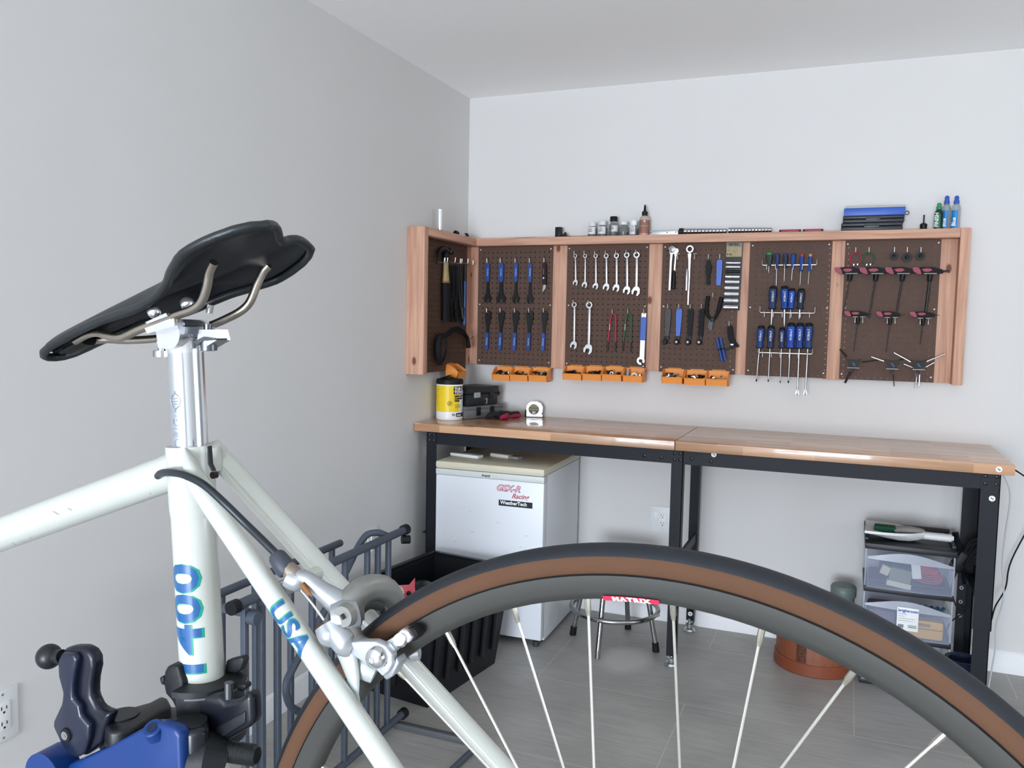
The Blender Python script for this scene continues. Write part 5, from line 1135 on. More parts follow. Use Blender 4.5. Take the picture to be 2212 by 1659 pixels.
# store label on second drawer
t2 = MB().b2((-.037, -.1685, .252), (.040, -.1675, .344), bev=.0004).build('store_label', white_p, t_); t2.data.transform(Matrix.Identity(4))
t2.name = 'price_label'
lettering('lettering', 'brightroom', .0155, (-.033, -.1692, .327), (1, 0, 0), (0, 0, 1), mat('blue_print', '3654a6', .5), t_, world=False, bold=.0006)
m = MB()
for k, (w_, h_) in enumerate([(.030, .0016), (.022, .0012), (.060, .0012), (.052, .0012)]): m.b2((-.032, -.1694, .318 - k * .009), (-.032 + w_, -.1688, .318 - k * .009 + h_))
m.b2((-.032, -.1694, .262), (-.012, -.1688, .276)); m.b2((.004, -.1694, .266), (.034, -.1688, .270)); m.b2((.004, -.1694, .273), (.034, -.1688, .276)); m.build('label_print', mat('grey_label_print', '77797c', .5), t_)
# dustpan and brush on top
t_ = thing('dustpan', 'white dustpan lying on the drawer tower with handle right', 'dustpan', (2.118, -.265, .583), radians(-2))
m = MB(); n = 10
vs = []; fs = []
prof_ = [(-.165, .024, .100), (-.13, .017, .100), (-.09, .009, .097), (-.04, .001, .088), (.0, .000, .070), (.03, .005, .045), (.055, .013, .024)]
for (x, zb, hw) in prof_:
    for q in range(n + 1):
        a = -1 + 2 * q / n; vs.append((x, a * hw, zb + (.031 - zb) * abs(a) ** 4))
for i in range(len(prof_) - 1):
    for q in range(n): fs.append([i * (n + 1) + q, i * (n + 1) + q + 1, (i + 1) * (n + 1) + q + 1, (i + 1) * (n + 1) + q])
m._add(vs, fs); m._add([(a, b, c + .010) for a, b, c in vs], [f[::-1] for f in fs])
for side_ in (0, n):
    for i in range(len(prof_) - 1):
        A_, B_ = vs[i * (n + 1) + side_], vs[(i + 1) * (n + 1) + side_]; m._add([A_, B_, (B_[0], B_[1], B_[2] + .010), (A_[0], A_[1], A_[2] + .010)], [[0, 1, 2, 3]])
m.build('pan', white_p, t_)
m = MB(); pts = [(.045, 0, .022), (.075, 0, .028), (.11, 0, .026), (.14, 0, .026), (.160, 0, .026)]; rr = []
P_ = []; Rr = []
for k in range(25):
    x = .045 + k * .0048; P_.append((x, 0, .025)); Rr.append(.0200 + (.0016 if k % 2 else 0) - (.008 if k > 22 else 0))
m.tube(P_, Rr, 14, flat=.75, side=(0, 0, 1)); m.build('ribbed_handle', white_p, t_)
t2 = thing('hand_brush', 'grey hand brush with green bristles nested in the dustpan', 'brush', (2.095, -.245, .601), radians(-3))
m = MB(); m.tube(spline([(-.030, 0, .014), (.02, 0, .020), (.07, 0, .018), (.085, 0, .012), (.15, 0, .016)], 5), ip([.030, .034, .026, .012, .011], 5), 14, flat=.42, side=(0, 0, 1)); m.build('brush_back', mat('dusty_grey_plastic', 'a6a4a0', .6), t2)
MB().box((-.065, 0, .012), (.085, .055, .030), bev=.008).build('bristles', mat('green_bristles', '17583a', .8, 0, .2), t2)

# cables and bin near the right legs
o = MB().tube(spline([at(2150, 1008, -.50) + V(0, .0, 0), at(2172, 1035, -.52), at(2182, 1075, -.50), at(2172, 1150, -.45), at(2165, 1220, -.42), at(2168, 1290, -.42), at(2152, 1350, -.42), at(2150, 1400, -.42), at(2138, 1470, -.43), V(2.40, -.44, .02)], 6), .0028, 8).build('white_cable', mat('pale_cable', 'b9bbbd', .5)); tag(o, 'thin white cable hanging down beside the right bench leg', 'cable')
o = MB().tube(spline([V(2.425, -.30, .925), at(2203, 1022, -.25), V(2.60, -.12, .80), V(2.60, -.06, .72), at(2185, 1210, -.08), at(2172, 1270, -.10), at(2150, 1310, -.2), at(2138, 1345, -.36), V(2.36, -.40, .30)], 6), .0030, 8).build('black_cable', blk_rub); tag(o, 'thin black cable curving on back wall right of the bench', 'cable')
t_ = thing('power_cord', 'black power cord bundle hanging on the right rear bench leg', 'cord', (2.335, -.17, .545))
m = MB()
for k in range(7):
    a0 = k * .9; m.tube([V(.025 + (.030 + .004 * (k % 3)) * cos(a), -.02 - .006 * k, .0 + (.050 + .005 * (k % 2)) * sin(a + .3 * k)) for a in [2 * pi * q / 20 for q in range(20)]], .0038, 6, closed=True)
m.build('cord_loops', blk_rub, t_)
MB().box((-.022, -.02, -.045), (.045, .06, .09), bev=.012, rot=('Y', .5)).build('power_brick', blk, t_)
MB().tube(spline([V(-.03, -.02, -.09), V(-.045, -.02, -.16), V(-.02, -.02, -.24), V(.012, -.01, -.25), V(-.04, -.02, -.30), V(-.06, -.02, -.36)], 5), .0028, 6).build('loose_wire', blk_rub, t_)
t_ = thing('blue_bucket', 'dark blue bucket standing behind the right front bench leg', 'bucket', (2.318, -.40, 0))
MB().lathe([(.046, 0), (.058, .17), (.062, .175), (.058, .178), (.050, .17), (.042, .01), (0, .01)], 28).build('bucket_wall', mat('deep_navy_plastic', '08142c', .5), t_)

# ------------------------------------------------------------------ black tote by the gate
t_ = thing('storage_tote', 'large black open storage tote on floor before the fridge', 'tote', (.345, -1.03, 0), radians(-8)); ht = .405
m = MB(); wt, dt = .20, .30; n4 = [(-1, -1), (1, -1), (1, 1), (-1, 1)]
def loop(f, z, o_=0): return [(s[0] * (wt * f + o_), s[1] * (dt * f + o_), z) for s in n4]
vs = loop(.80, .0) + loop(1, ht) + loop(1, ht, .022) + loop(1, ht - .012, .024) + loop(1, ht - .014, -.004) + loop(.80, .008, -.004)
fs = [[0, 1, 2, 3]]
for (a, b) in ((0, 4), (3 * 4, 2 * 4), (2 * 4, 4 * 4), (4 * 4, 5 * 4)):
    for k in range(4): fs.append([a + k, a + (k + 1) % 4, b + (k + 1) % 4, b + k])
fs.append([20, 21, 22, 23]); m._add(vs, fs)
m.build('tote_body', mat('black_tote_plastic', '0d1016', .38), t_)
m = MB()
for k in range(6):
    y = -.24 + k * .09; m.box((wt * .915 + .004, y * .93, ht * .5), (.010, .022, ht * .62), bev=.003, rot=('Y', .095))
    
for k in range(4):
    x = -.13 + k * .087; m.box((x, -dt * .915 - .004, ht * .5), (.020, .010, ht * .62), bev=.003, rot=('X', -.14))
m.build('wall_ribs', mat('black_tote_plastic', '0d1016', .38), t_)
m = MB(); m.b2((-wt - .02, -dt - .02, ht - .004), (wt + .02, -dt + .004, ht + .004), bev=.003); m.b2((-wt - .02, dt - .004, ht - .004), (wt + .02, dt + .02, ht + .004), bev=.003); m.b2((-wt - .02, -dt, ht - .004), (-wt + .004, dt, ht + .004), bev=.003); m.b2((wt - .004, -dt, ht - .004), (wt + .02, dt, ht + .004), bev=.003); m.build('tote_rim', mat('black_tote_plastic', '0d1016', .38), t_)
b_ = thing('helmet', 'black helmet inside the tote with pink cat-eared face', 'helmet', (.285, -1.00, .012)); 
MB().ball((0, 0, .18), .13, sc3=(.95, 1.1, 1.38), n=24).build('shell', blk_gloss, b_)
c_ = atx(873, 1282, .335) - V(.285, -1.00, .012); Qm = Matrix.Translation(c_) @ Matrix.Rotation(.45, 4, 'Z') @ Matrix.Rotation(-.35, 4, 'X')
MB().plate([(-.045, -.03), (-.040, .022), (-.038, .050), (-.022, .030), (.018, .032), (.040, .058), (.040, .024), (.048, -.03), (.02, -.055), (-.02, -.055)], .012, Qm).build('pink_face', mat('coral_pink', 'c8505a', .5), b_)
m = MB(); m.ball(Qm @ V(-.018, -.014, .0), .009); m.ball(Qm @ V(.018, -.014, .0), .009); m.build('eyes', blk, b_)
MB().tube(spline([V(-.06, -.10, .34), V(.03, -.12, .365), V(.10, -.04, .345)], 5), .012, 8).build('shell_rim', blk, b_)

# ------------------------------------------------------------------ folding metal gate
gm_ = mat('slate_painted_metal', '4b535f', .5, .1, .12, 30, bump=.15)
t_ = thing('metal_gate', 'slate grey folding metal gate standing near the left wall', 'gate', (.445, -1.9, 0)); GX = .445; y0, y1 = -1.458, -2.262; HT = .70
def G(x, y, z): return V(x - GX, y + 1.9, z)
MB().tube([G(GX, y0 + .02, HT), G(GX, y1 - .03, HT)], .0135, 14).build('top_rail', gm_, t_)
MB().tube([G(GX, y0 + .02, .035), G(GX, y1 - .03, .035)], .0125, 14).build('bottom_rail', gm_, t_)
for y in (-1.539, -1.607, -1.672, -1.80, -1.97, -2.129, -2.195, -2.262):
    MB().b2(G(GX - .008, y - .008, .035), G(GX + .008, y + .008, HT), bev=.002).build('upright_bar', gm_, t_)
for (y, z) in ((y0 + .03, HT), (y1 - .04, HT), (y0 + .03, .035)):
    MB().tube([G(GX, y - .012, z), G(GX, y + .012, z)], .0185, 16).build('end_cap', blk, t_)
# second folded leaf behind, with slanting brace and bent tube
G2 = .30
MB().tube([G(G2, y0 - .15, HT - .02), G(G2, y1 + .02, HT - .02)], .012, 12).build('rear_rail', gm_, t_)
for y in (y0 - .20, y0 - .42, y1 + .22, y1 + .08): MB().b2(G(G2 - .008, y - .008, .04), G(G2 + .008, y + .008, HT - .02), bev=.002).build('rear_bar', gm_, t_)
MB().tube([G(G2, y0 - .15, .05), G(G2, y1 + .02, .05)], .012, 12).build('rear_rail', gm_, t_)
MB().tube(spline([G(.44, -1.53, .700), G(.42, -1.58, .722), G(.40, -1.63, .708), G(.40, -1.754, .604), G(.40, -1.985, .428), G(.40, -2.032, .375), G(.40, -2.010, .305), G(.40, -1.94, .247), G(.40, -1.84, .14)], 6), .0115, 12).build('bent_tube', gm_, t_)
m = MB(); m.tube([G(GX - .12, y1 + .02, HT - .035), G(GX + .02, y1 + .02, HT - .035)], .0125, 12); m.tube([G(GX + .02, y1 - .004, HT - .035), G(GX + .045, y1 - .004, HT - .035)], .0175, 14); m.build('hinge_arm', gm_, t_)
MB().tube([G(GX, y0 + .01, HT - .03), G(GX + .02, y0 + .03, HT - .032)], .015, 14).build('hinge_cap', blk, t_)
MB().b2(G(GX - .01, y0 - .02, .0), G(GX + .36, y0 + .004, .022), bev=.002).build('floor_bar', mat('floor_bar_metal', '5b5d60', .5, .2), t_)
MB().tube([G(.76, -1.52, .012), G(.74, -1.80, .012)], .010, 10).build('floor_bar_end', gm_, t_)
# ------------------------------------------------------------------ bicycle held in the repair stand
AX = V(1.75055, -3.40872, 0.95316)                 # rear axle
E1 = V(0.9999367, -0.0112537, 0); NN = V(-0.0112537, -0.9999324, 0.002937); E2 = V(0.000033, 0.0029368, 0.9999957)
def BL(a, b, c=0.0): return AX + E1 * a + E2 * b + NN * c
def bp(u, v, off=0.0):
    d = ray(u, v); return CAM + d * ((AX + NN * off - CAM).dot(NN) / d.dot(NN))
def bpath(pts): return [bp(u, v, o) for u, v, o in pts]
def bplate(mb, pxs, off, t, mi=0):
    f = [bp(u, v, off) for u, v in pxs]; n = len(f); vs = f + [p - NN * t for p in f]
    mb._add(vs, [list(range(n)), [n + k for k in range(n)][::-1]] + [[k, n + k, n + (k + 1) % n, (k + 1) % n] for k in range(n)], None, mi); return mb
bike = thing('bicycle', 'white road bicycle with black saddle held in a repair stand', 'bicycle', AX)
paint = mat('pearl_white_bicycle_paint', 'bdc0b9', .25, 0, .03, 12, coat=.5)
PART = lambda name, mb, m, parent=bike, **k: mb.build(name, m, parent, world=True, **k)
DD = V(0.0627, 0, -0.998); Dst = E1 * .0627 - E2 * .998; Dst.normalize()
S0 = BL(-.4065, .3706)
FW = (E1 * -cos(radians(20.5)) - E2 * sin(radians(20.5))).normalized(); UPB = (E1 * -sin(radians(20.5)) + E2 * cos(radians(20.5))).normalized()
# frame tubes
fr = MB(); BBp = S0 + Dst * .535
fr.tube([S0 + Dst * .004, BBp], .0183, 32)
fr.tube([S0 - Dst * .0005, S0 + Dst * .010, S0 + Dst * .052, S0 + Dst * .060], [.0195, .0195, .0192, .0184], 32)
TT0 = bp(362, 1023); TTd = (bp(0, 1155) - TT0).normalized(); TT0 = TT0 - TTd * .03
HT0 = TT0 + TTd * .55
fr.tube([TT0, TT0 + TTd * .05, HT0], [.0163, .0160, .0165], 28)
HTd = Dst; fr.tube([HT0 - HTd * .03, HT0 + HTd * .10], .020, 28); fr.tube([HT0 + HTd * .075, BBp], .0175, 28)
fr.tube([BBp + NN * .034, BBp - NN * .034], .021, 28)
na, nb_ = bp(425, 1040, .0235), bp(841, 1659, .047); nd = (nb_ - na).normalized(); Ln = (BL(0, 0, .062) - na).length
nt_ = bp(399, 969, .0165); nh_ = bp(410, 1005, .0215)
fr.tube([nt_, nh_, na, na + nd * .03, na + nd * .14, nb_, na + nd * Ln * .97], [.001, .0060, .0088, .0090, .0088, .0085, .006], 20)
fa, fb_ = bp(470, 984, -.0205), bp(1085, 1659, -.045); fd = (fb_ - fa).normalized()
fr.tube([fa - fd * .010, fa + fd * .06, fb_, fa + fd * Ln * .97], [.0095, .0098, .0088, .006], 20)
for s in (1, -1):
    fr.tube([BBp + NN * .022 * s, BBp * .5 + AX * .5 + NN * .045 * s, AX + NN * .062 * s + FW * .01], [.012, .010, .007], 18)
    fr.plate([(-.02, -.03), (.02, -.022), (.03, .02), (.0, .035), (-.012, .0)], .005, frame_matrix(AX + NN * .0645 * s, E1, -NN, E2))
PART('frame', fr, paint)
# seat cluster: slanted cap facets of the stays and the split collar
cl_ = MB()
cl_.tube([bp(455, 962, -.006), bp(458, 1012, -.010)], [.008, .009], 12)
PART('seat_cluster', cl_, paint)
MB_ = MB(); bplate(MB_, [(447.5, 964), (450, 964), (453, 1003), (460, 1018), (457, 1018), (449, 1003)], .0215, .004); PART('collar_slot', MB_, black_txt)
h = MB()
for (u, v, o) in ((421, 1033, .0195), (463, 1026, .005)): c = bp(u, v, o); h.tube([c - NN * .002, c + NN * .0022], .0030, 14)
PART('collar_screws', h, mat('brown_black_screw', '2a1e1c', .4, .5))
# small chips and scratches in the paint
rd = random.Random(3); m = MB()
for (u, v, a, L) in ((120, 1108, -.3, 26), (66, 1162, -.2, 7), (150, 1100, -.3, 16), (325, 1066, -.9, 6), (30, 1175, -.3, 20)):
    c = bp(u, v, .0172); d = (E1 * cos(a) - E2 * sin(a) * -1) * L * .0003; m.tube([c - d * .5, c + d * .5], .00022, 5)
PART('paint_chips', m, mat('chip_grey', '6a6f6c', .7))
# seatpost
sp = MB(); P_top = bp(399.5, 752); sp.tube([S0 + Dst * .02, P_top], .01485, 36); post = PART('seatpost', sp, mat('polished_aluminium', 'dfe4ea', .16, 1.0, .03))
def on_tube(mb, base, axis, R, a_base, s0):      # x along the tube, y round it, glyph tops to the left of an upward axis
    axis = axis.normalized(); ref = (CAM - base); ref = (ref - axis * ref.dot(axis)).normalized(); per = axis.cross(ref)
    for v in mb.bm.verts:
        a = a_base - v.co.y / R; v.co = base + axis * (s0 + v.co.x) + (ref * cos(a) + per * sin(a)) * R
def tube_text(parent, name, body, L, Hh, base, axis, R, a_base, s0, mm, bold=0, space=1.0, grow=0.0):
    me = text_mesh(body, 1.0, bold, 0, space=space); xs = [v.co.x for v in me.vertices]; ys = [v.co.y for v in me.vertices]
    x0, x1, y0, y1 = min(xs), max(xs), min(ys), max(ys)
    for v in me.vertices: v.co.x = (v.co.x - x0) / (x1 - x0) * (L + 2 * grow) - grow; v.co.y = (v.co.y - y0) / (y1 - y0) * (Hh + 2 * grow) - grow; v.co.z = 0
    mb = MB(); mb.mesh(me, Matrix.Identity(4)); y = -grow; st_ = R * .12
    while y < Hh + grow:
        y += st_; bmesh.ops.bisect_plane(mb.bm, geom=list(mb.bm.verts) + list(mb.bm.edges) + list(mb.bm.faces), plane_co=(0, y, 0), plane_no=(0, 1, 0))
    on_tube(mb, base, axis, R, a_base, s0); return mb.build(name, mm, parent, world=True)
up_ = -Dst
def s_of(u, v): return (bp(u, v) - S0).dot(up_)
tube_text(post, 'lettering', 'ORIGIN', .036, .0085, S0, up_, .01495, radians(-22), s_of(403, 966) + .001, mat('grey_etching', '8b929c', .4, .3), .012)
m = MB(); c0 = S0 + up_ * s_of(403, 864); ref = (CAM - c0); ref = (ref - up_ * ref.dot(up_)).normalized(); per = up_.cross(ref); am = radians(-38)
rd_ = (ref * cos(am) + per * sin(am)); tg = (-ref * sin(am) + per * cos(am))
m.tube([c0 + rd_ * .0150 + (tg * cos(a) * .0045 + up_ * sin(a) * .0060) - rd_ * (.0008 * cos(a) ** 2) for a in [2 * pi * k / 24 for k in range(24)]], .0005, 6, closed=True)
m.tube([c0 + rd_ * .0150 - up_ * .006, c0 + rd_ * .0150 - up_ * .0085], .0004, 6); m.tube([c0 + rd_ * .0150 + up_ * .006, c0 + rd_ * .0150 + up_ * .0085], .0004, 6)
for s in (-1, 0, 1): m.tube([c0 + rd_ * .01505 + up_ * s * .0022 - tg * .0028, c0 + rd_ * .01505 + up_ * s * .0022 + tg * .0028], .0004, 6)
m.build('maker_mark', mat('grey_etching', '8b929c', .4, .3), post, world=True)
# decals
blue_d = mat('blue_decal', '16558e', .3, 0, .04, coat=.5); teal_d = mat('teal_decal', '1c8f7a', .35, 0, .04)
L14 = s_of(431, 1210) - s_of(437, 1438); s14 = s_of(437, 1436)
tube_text(bike, 'decal', '1400', L14, .0310, S0, up_, .01842, radians(10), s14 - .0004, teal_d, .035, 1.04, .0009)
tube_text(bike, 'decal', '1400', L14, .0300, S0, up_, .01852, radians(5), s14, blue_d, .024, 1.04)
LU = (bp(665, 1412, .035) - bp(598, 1312, .032)).length; sU = (bp(605, 1310, .033) - na).dot(nd)
tube_text(bike, 'decal', 'USA', LU, .0155, na, nd, .00905, radians(74), sU - .0008, teal_d, .03, 1.0, .0007)
tube_text(bike, 'decal', 'USA', LU, .0150, na, nd, .00915, radians(70), sU, blue_d, .02, 1.0)

# saddle
TS = BL(-.3040, .5440); sa_ = radians(20.5)
SF = (E1 * -cos(sa_) - E2 * sin(sa_)).normalized(); SU = (E1 * -sin(sa_) + E2 * cos(sa_)).normalized(); ro_ = radians(3.5); SL = NN * cos(ro_) + SU * sin(ro_); SU = SU * cos(ro_) - NN * sin(ro_)
def SP(t, l, h): return TS + SF * t + SL * l + SU * h
tt = [0, .008, .02, .04, .06, .08, .10, .12, .14, .165, .20, .232, .257, .273, .281, .284]
ww = [.038, .047, .0545, .0605, .0610, .0500, .0360, .0285, .0255, .0235, .0215, .020, .0185, .0155, .010, .004]
_t, _w = tt, ww; tt = []; ww = []
for i in range(len(_t) - 1):
    w0, w1, w2, w3 = _w[max(i - 1, 0)], _w[i], _w[i + 1], _w[min(i + 2, len(_w) - 1)]
    for q in range(3):
        u_ = q / 3; tt.append(_t[i] + (_t[i + 1] - _t[i]) * u_); m1_, m2_ = (w2 - w0) / 2 * .8, (w3 - w1) / 2 * .8
        ww.append((2 * u_**3 - 3 * u_**2 + 1) * w1 + (u_**3 - 2 * u_**2 + u_) * m1_ + (-2 * u_**3 + 3 * u_**2) * w2 + (u_**3 - u_**2) * m2_)
tt.append(_t[-1]); ww.append(_w[-1])
def top_h(t):   # lengthwise profile: raised tail, dip, gently dropping nose
    u_ = min(1, max(0, (t - .07) / .08)); return .004 + .004 * u_ * u_ * (3 - 2 * u_) - max(0, t - .24) ** 2 * 1.2
def crosssec(i, inner):
    t, w = tt[i], ww[i]; out = []; th = .0 if not inner else 1
    drop = .004 + .009 * math.exp(-((t - .135) / .045) ** 2) + .005 * min(1, t / .2)
    N = 16
    for k in range(N + 1):
        a = -1 + 2 * k / N; l = w * math.copysign(abs(a) ** .9, a)
        if t < .05: tail = -.030 * (1 - min(1, abs(a) / .55)) ** 1 * 0
        h_ = top_h(t) - drop * abs(a) ** 4.2
        ch = -.0035 * math.exp(-(a / .18) ** 2) * (1 if t < .2 else .4)
        h_ += ch
        tl = t
        if t <= .06: tl = t + .008 * math.exp(-(a / .32) ** 2) * (1 - t / .06)
        q_ = min(1, t / .14); tl -= .24 * l * (1 - q_ * q_ * (3 - 2 * q_))
        if inner: l *= (1 - .0035 / max(w, .006)) if w > .012 else .6; h_ -= .0042 if abs(a) < .93 else -.0008
        out.append(SP(tl, l, h_))
    return out
m = MB(); rows = [crosssec(i, 0) for i in range(len(tt))]; rin = [crosssec(i, 1) for i in range(len(tt))]; N = 17
vs = [v for r in rows for v in r] + [v for r in rin for v in r]; off_ = len(tt) * N; fs = []; fi = []
for i in range(len(tt) - 1):
    for k in range(N - 1):
        fs.append([i * N + k, i * N + k + 1, (i + 1) * N + k + 1, (i + 1) * N + k]); fi.append([off_ + i * N + k, off_ + (i + 1) * N + k, off_ + (i + 1) * N + k + 1, off_ + i * N + k + 1])
edge = []
for i in range(len(tt) - 1):
    for k in (0, N - 1): edge.append([i * N + k, (i + 1) * N + k, off_ + (i + 1) * N + k, off_ + i * N + k])
for i in (0, len(tt) - 1):
    for k in range(N - 1): edge.append([i * N + k, i * N + k + 1, off_ + i * N + k + 1, off_ + i * N + k])
vv = m._add(vs, fs + edge, None, 0)
for f in fi:
    try: fc = m.bm.faces.new([vv[i] for i in f]); fc.material_index = 1; fc.smooth = True
    except ValueError: pass
# rounded rim bead
rim_pts = [rows[i][0] for i in range(len(tt))] + [rows[i][N - 1] for i in range(len(tt) - 1, -1, -1)] + [rows[0][k] for k in range(N - 2, 0, -1)]
m.tube([p - SU * .0015 for p in rim_pts], .0038, 8, closed=True)
sad = PART('saddle', m, [mat('black_saddle_leather', '1c2123', .38, 0, .12, 60, bump=.15, bscale=600), mat('saddle_base_plastic', '10151d', .38, 0, .1)], sharp=60)
m = MB(); m.tube([SP(.235, 0, -.006), SP(.262, 0, -.006)], [.008, .007], 12, flat=.5, side=SU); m.build('nose_socket', blk, sad, world=True)
m = MB(); bplate(m, [(480, 560), (600, 545), (650, 530), (630, 590), (560, 640), (470, 640)], -.012, .002); m.bm.free(); 
ti = mat('titanium_rail', 'a8a096', .3, 1, .08)
near = bpath([(163, 737, .008), (190, 722, .010), (212, 719, .013), (236, 727, .016), (262, 729, .018), (300, 712, .020), (345, 694, .021), (390, 678, .022), (418, 667, .023), (436, 650, .024), (447, 618, .027), (452, 588, .030), (462, 566, .033)])
far = bpath([(168, 742, -.006), (200, 736, -.010), (232, 733, -.014), (270, 735, -.018), (330, 732, -.020), (400, 722, -.021), (455, 703, -.022), (490, 688, -.023), (520, 672, -.024), (540, 652, -.026), (555, 615, -.029), (568, 588, -.032), (580, 574, -.034)])
MB().tube(spline(near, 4), .0036, 14).build('saddle_rail', ti, sad, world=True)
MB().tube(spline(far, 4), .0036, 14).build('saddle_rail', ti, sad, world=True)
# clamp head on top of the post
hd = mat('bright_cast_aluminium', 'eceef2', .2, .9, .05, 30)
m = MB(); m.tube([P_top + Dst * .004, P_top - Dst * .006, P_top - Dst * .016], [.0150, .0158, .020], 28)
hc = bp(402, 722, 0); m.tube([hc + NN * .020, hc - NN * .020], .0125, 24)
PART('clamp_head', m, hd)
m = MB(); bplate(m, [(338, 738), (352, 722), (372, 726), (366, 752), (342, 752)], .012, .012); m.build('yoke_arm', hd, bike, world=True); m = MB(); bplate(m, [(430, 712), (462, 712), (468, 735), (440, 752), (424, 742)], .010, .016); m.build('yoke_arm', hd, bike, world=True)
for o_, t_a in ((.029, .011), (-.015, .011)):
    m = MB(); sh_ = 0 if o_ > 0 else 62; dy = 0 if o_ > 0 else 14
    bplate(m, [(312 + sh_, 709 + dy), (368 + sh_, 688 + dy), (377 + sh_, 697 + dy), (377 + sh_, 703 + dy), (318 + sh_, 721 + dy)], o_, t_a)
    bplate(m, [(314 + sh_, 696 + dy), (358 + sh_, 676 + dy), (362 + sh_, 683 + dy), (317 + sh_, 700 + dy)], o_ - .001, t_a - .002)
    m.build('rail_clamp', hd, bike, world=True)
m = MB(); bplate(m, [(322, 712), (376, 700), (400, 706), (398, 722), (352, 724)], .019, .034); m.build('lower_cradle', mat('satin_cast_aluminium', 'b9bec4', .3, .9, .05), bike, world=True)
m = MB()
for (u, v, o) in ((333, 673, .016), (405, 656, .010)): m.ball(bp(u, v, o), .0058, n=16)
m.build('clamp_bolt_heads', hd, bike, world=True)
for (u0, v0, u1, v1, o, r) in ((350, 740, 350, 771, .006, .0062), (449, 700, 450, 758, .004, .0062)):
    a, b = bp(u0, v0, o), bp(u1, v1, o); d = b - a; MB().tube([a, a + d * .55, a + d * .56, b - d * .02, b], [r * .55, r * .55, r * 1.15, r * 1.15, r * .9], 16).build('clamp_bolt', steel if u0 < 400 else mat('dark_bolt_steel', '6a6e72', .3, 1), bike, world=True)
m = MB(); bplate(m, [(418, 738), (440, 727), (464, 731), (466, 734), (440, 736), (424, 746)], .012, .014); m.build('clamp_washer', mat('dark_bolt_steel', '6a6e72', .3, 1), bike, world=True)
m = MB(); m.tube([bp(452, 676, .004), bp(455, 658, .004)], .0028, 12); m.build('rear_bolt', steel, bike, world=True)

# rear brake cable
MB().tube(spline(bpath([(341, 1028, .0165), (349, 1022, .021), (372, 1021, .029), (400, 1027, .034), (440, 1047, .036), (485, 1087, .035), (530, 1131, .031), (568, 1168, .031), (599, 1199, .031)]), 6), .0031, 12).build('cable_housing', mat('dark_cable_housing', '1b2228', .35), bike, world=True)
# rear wheel
wh = thing('rear_wheel', None, None, (0, 0, 0)); wh.parent = bike
def torus(name, prof, mats_, mis=None, nseg=160, parent=wh):   # prof: closed list (radius, lateral)
    m = MB(); n = len(prof); vs = []
    for k in range(nseg):
        a = 2 * pi * k / nseg; er = E1 * cos(a) + E2 * sin(a)
        for (r, l) in prof: vs.append(AX + er * r + NN * l)
    base = m._add(vs, [])
    for k in range(nseg):
        j = (k + 1) % nseg
        for q in range(n):
            fc = m.bm.faces.new([base[k * n + q], base[k * n + (q + 1) % n], base[j * n + (q + 1) % n], base[j * n + q]]); fc.smooth = True
            if mis: fc.material_index = mis[q]
    return m.build(name, mats_, parent, world=True, sharp=50)
rc, rt = .3222, .0120; prof_t = []; mi_t = []
for q in range(28):
    a = 2 * pi * q / 28; prof_t.append((rc + rt * cos(a) * 1.0, rt * sin(a)))
    am = min(a + pi / 28, 2 * pi - a - pi / 28); mi_t.append(0 if am < radians(63) else 1)
def tread_mat():
    m = mat('tire_tread_rubber', '181c22', .6, 0, .2, 120, bump=.1, bscale=900); return m
torus('tire', prof_t, [tread_mat(), mat('tan_sidewall', '5a4030', .8, 0, .06, 30, spec=.2)], mi_t)
torus('tire_bead', [(.3150, .0100), (.3156, .0108), (.3150, .0114), (.3144, .0108)], blk_rub)
torus('tire_bead', [(.3150, -.0100), (.3156, -.0108), (.3150, -.0114), (.3144, -.0108)], blk_rub)
rim_m = mat('hard_anodized_rim', '3d3d3a', .58, .3, .10, 10, rvar=.05)
torus('rim', [(.3150, .0096), (.3148, .0109), (.3130, .0109), (.3030, .0098), (.2990, .0080), (.2970, .0050), (.2962, 0), (.2970, -.0050), (.2990, -.0080), (.3030, -.0098), (.3130, -.0109), (.3148, -.0109), (.3150, -.0096), (.3080, 0)], rim_m)
ph0 = radians(133.8)
spk = mat('stainless_spoke', 'd9d8d0', .3, .8, .04); nip = mat('brass_nickel_nipple', 'b9b6aa', .35, .9, .05)
for k in range(32):
    a = ph0 - k * 2 * pi / 32; side_ = -1 if k % 2 == 0 else 1; dr = -1 if (k // 2) % 2 == 0 else 1
    er = E1 * cos(a) + E2 * sin(a)
    ah = a + dr * radians(72) ; hub = AX + (E1 * cos(ah) + E2 * sin(ah)) * .0225 + NN * .033 * side_
    r0 = AX + er * .2972 + NN * .001 * side_; d = (hub - r0).normalized()
    MB().tube([r0 + d * .008, hub], .00105, 8).build('spoke', spk, wh, world=True)
    MB().tube([r0, r0 + d * .009, r0 + d * .0098, r0 + d * .0125], [.0023, .0022, .0018, .0015], 8).build('spoke_nipple', nip, wh, world=True)
m = MB(); m.tube([AX + NN * .036, AX + NN * .030, AX + NN * .028, AX + NN * .015, AX - NN * .015, AX - NN * .028, AX - NN * .030, AX - NN * .036], [.016, .026, .026, .014, .014, .026, .026, .016], 32); m.tube([AX + NN * .068, AX - NN * .068], .0045, 16); m.build('hub', chrome, wh, world=True)
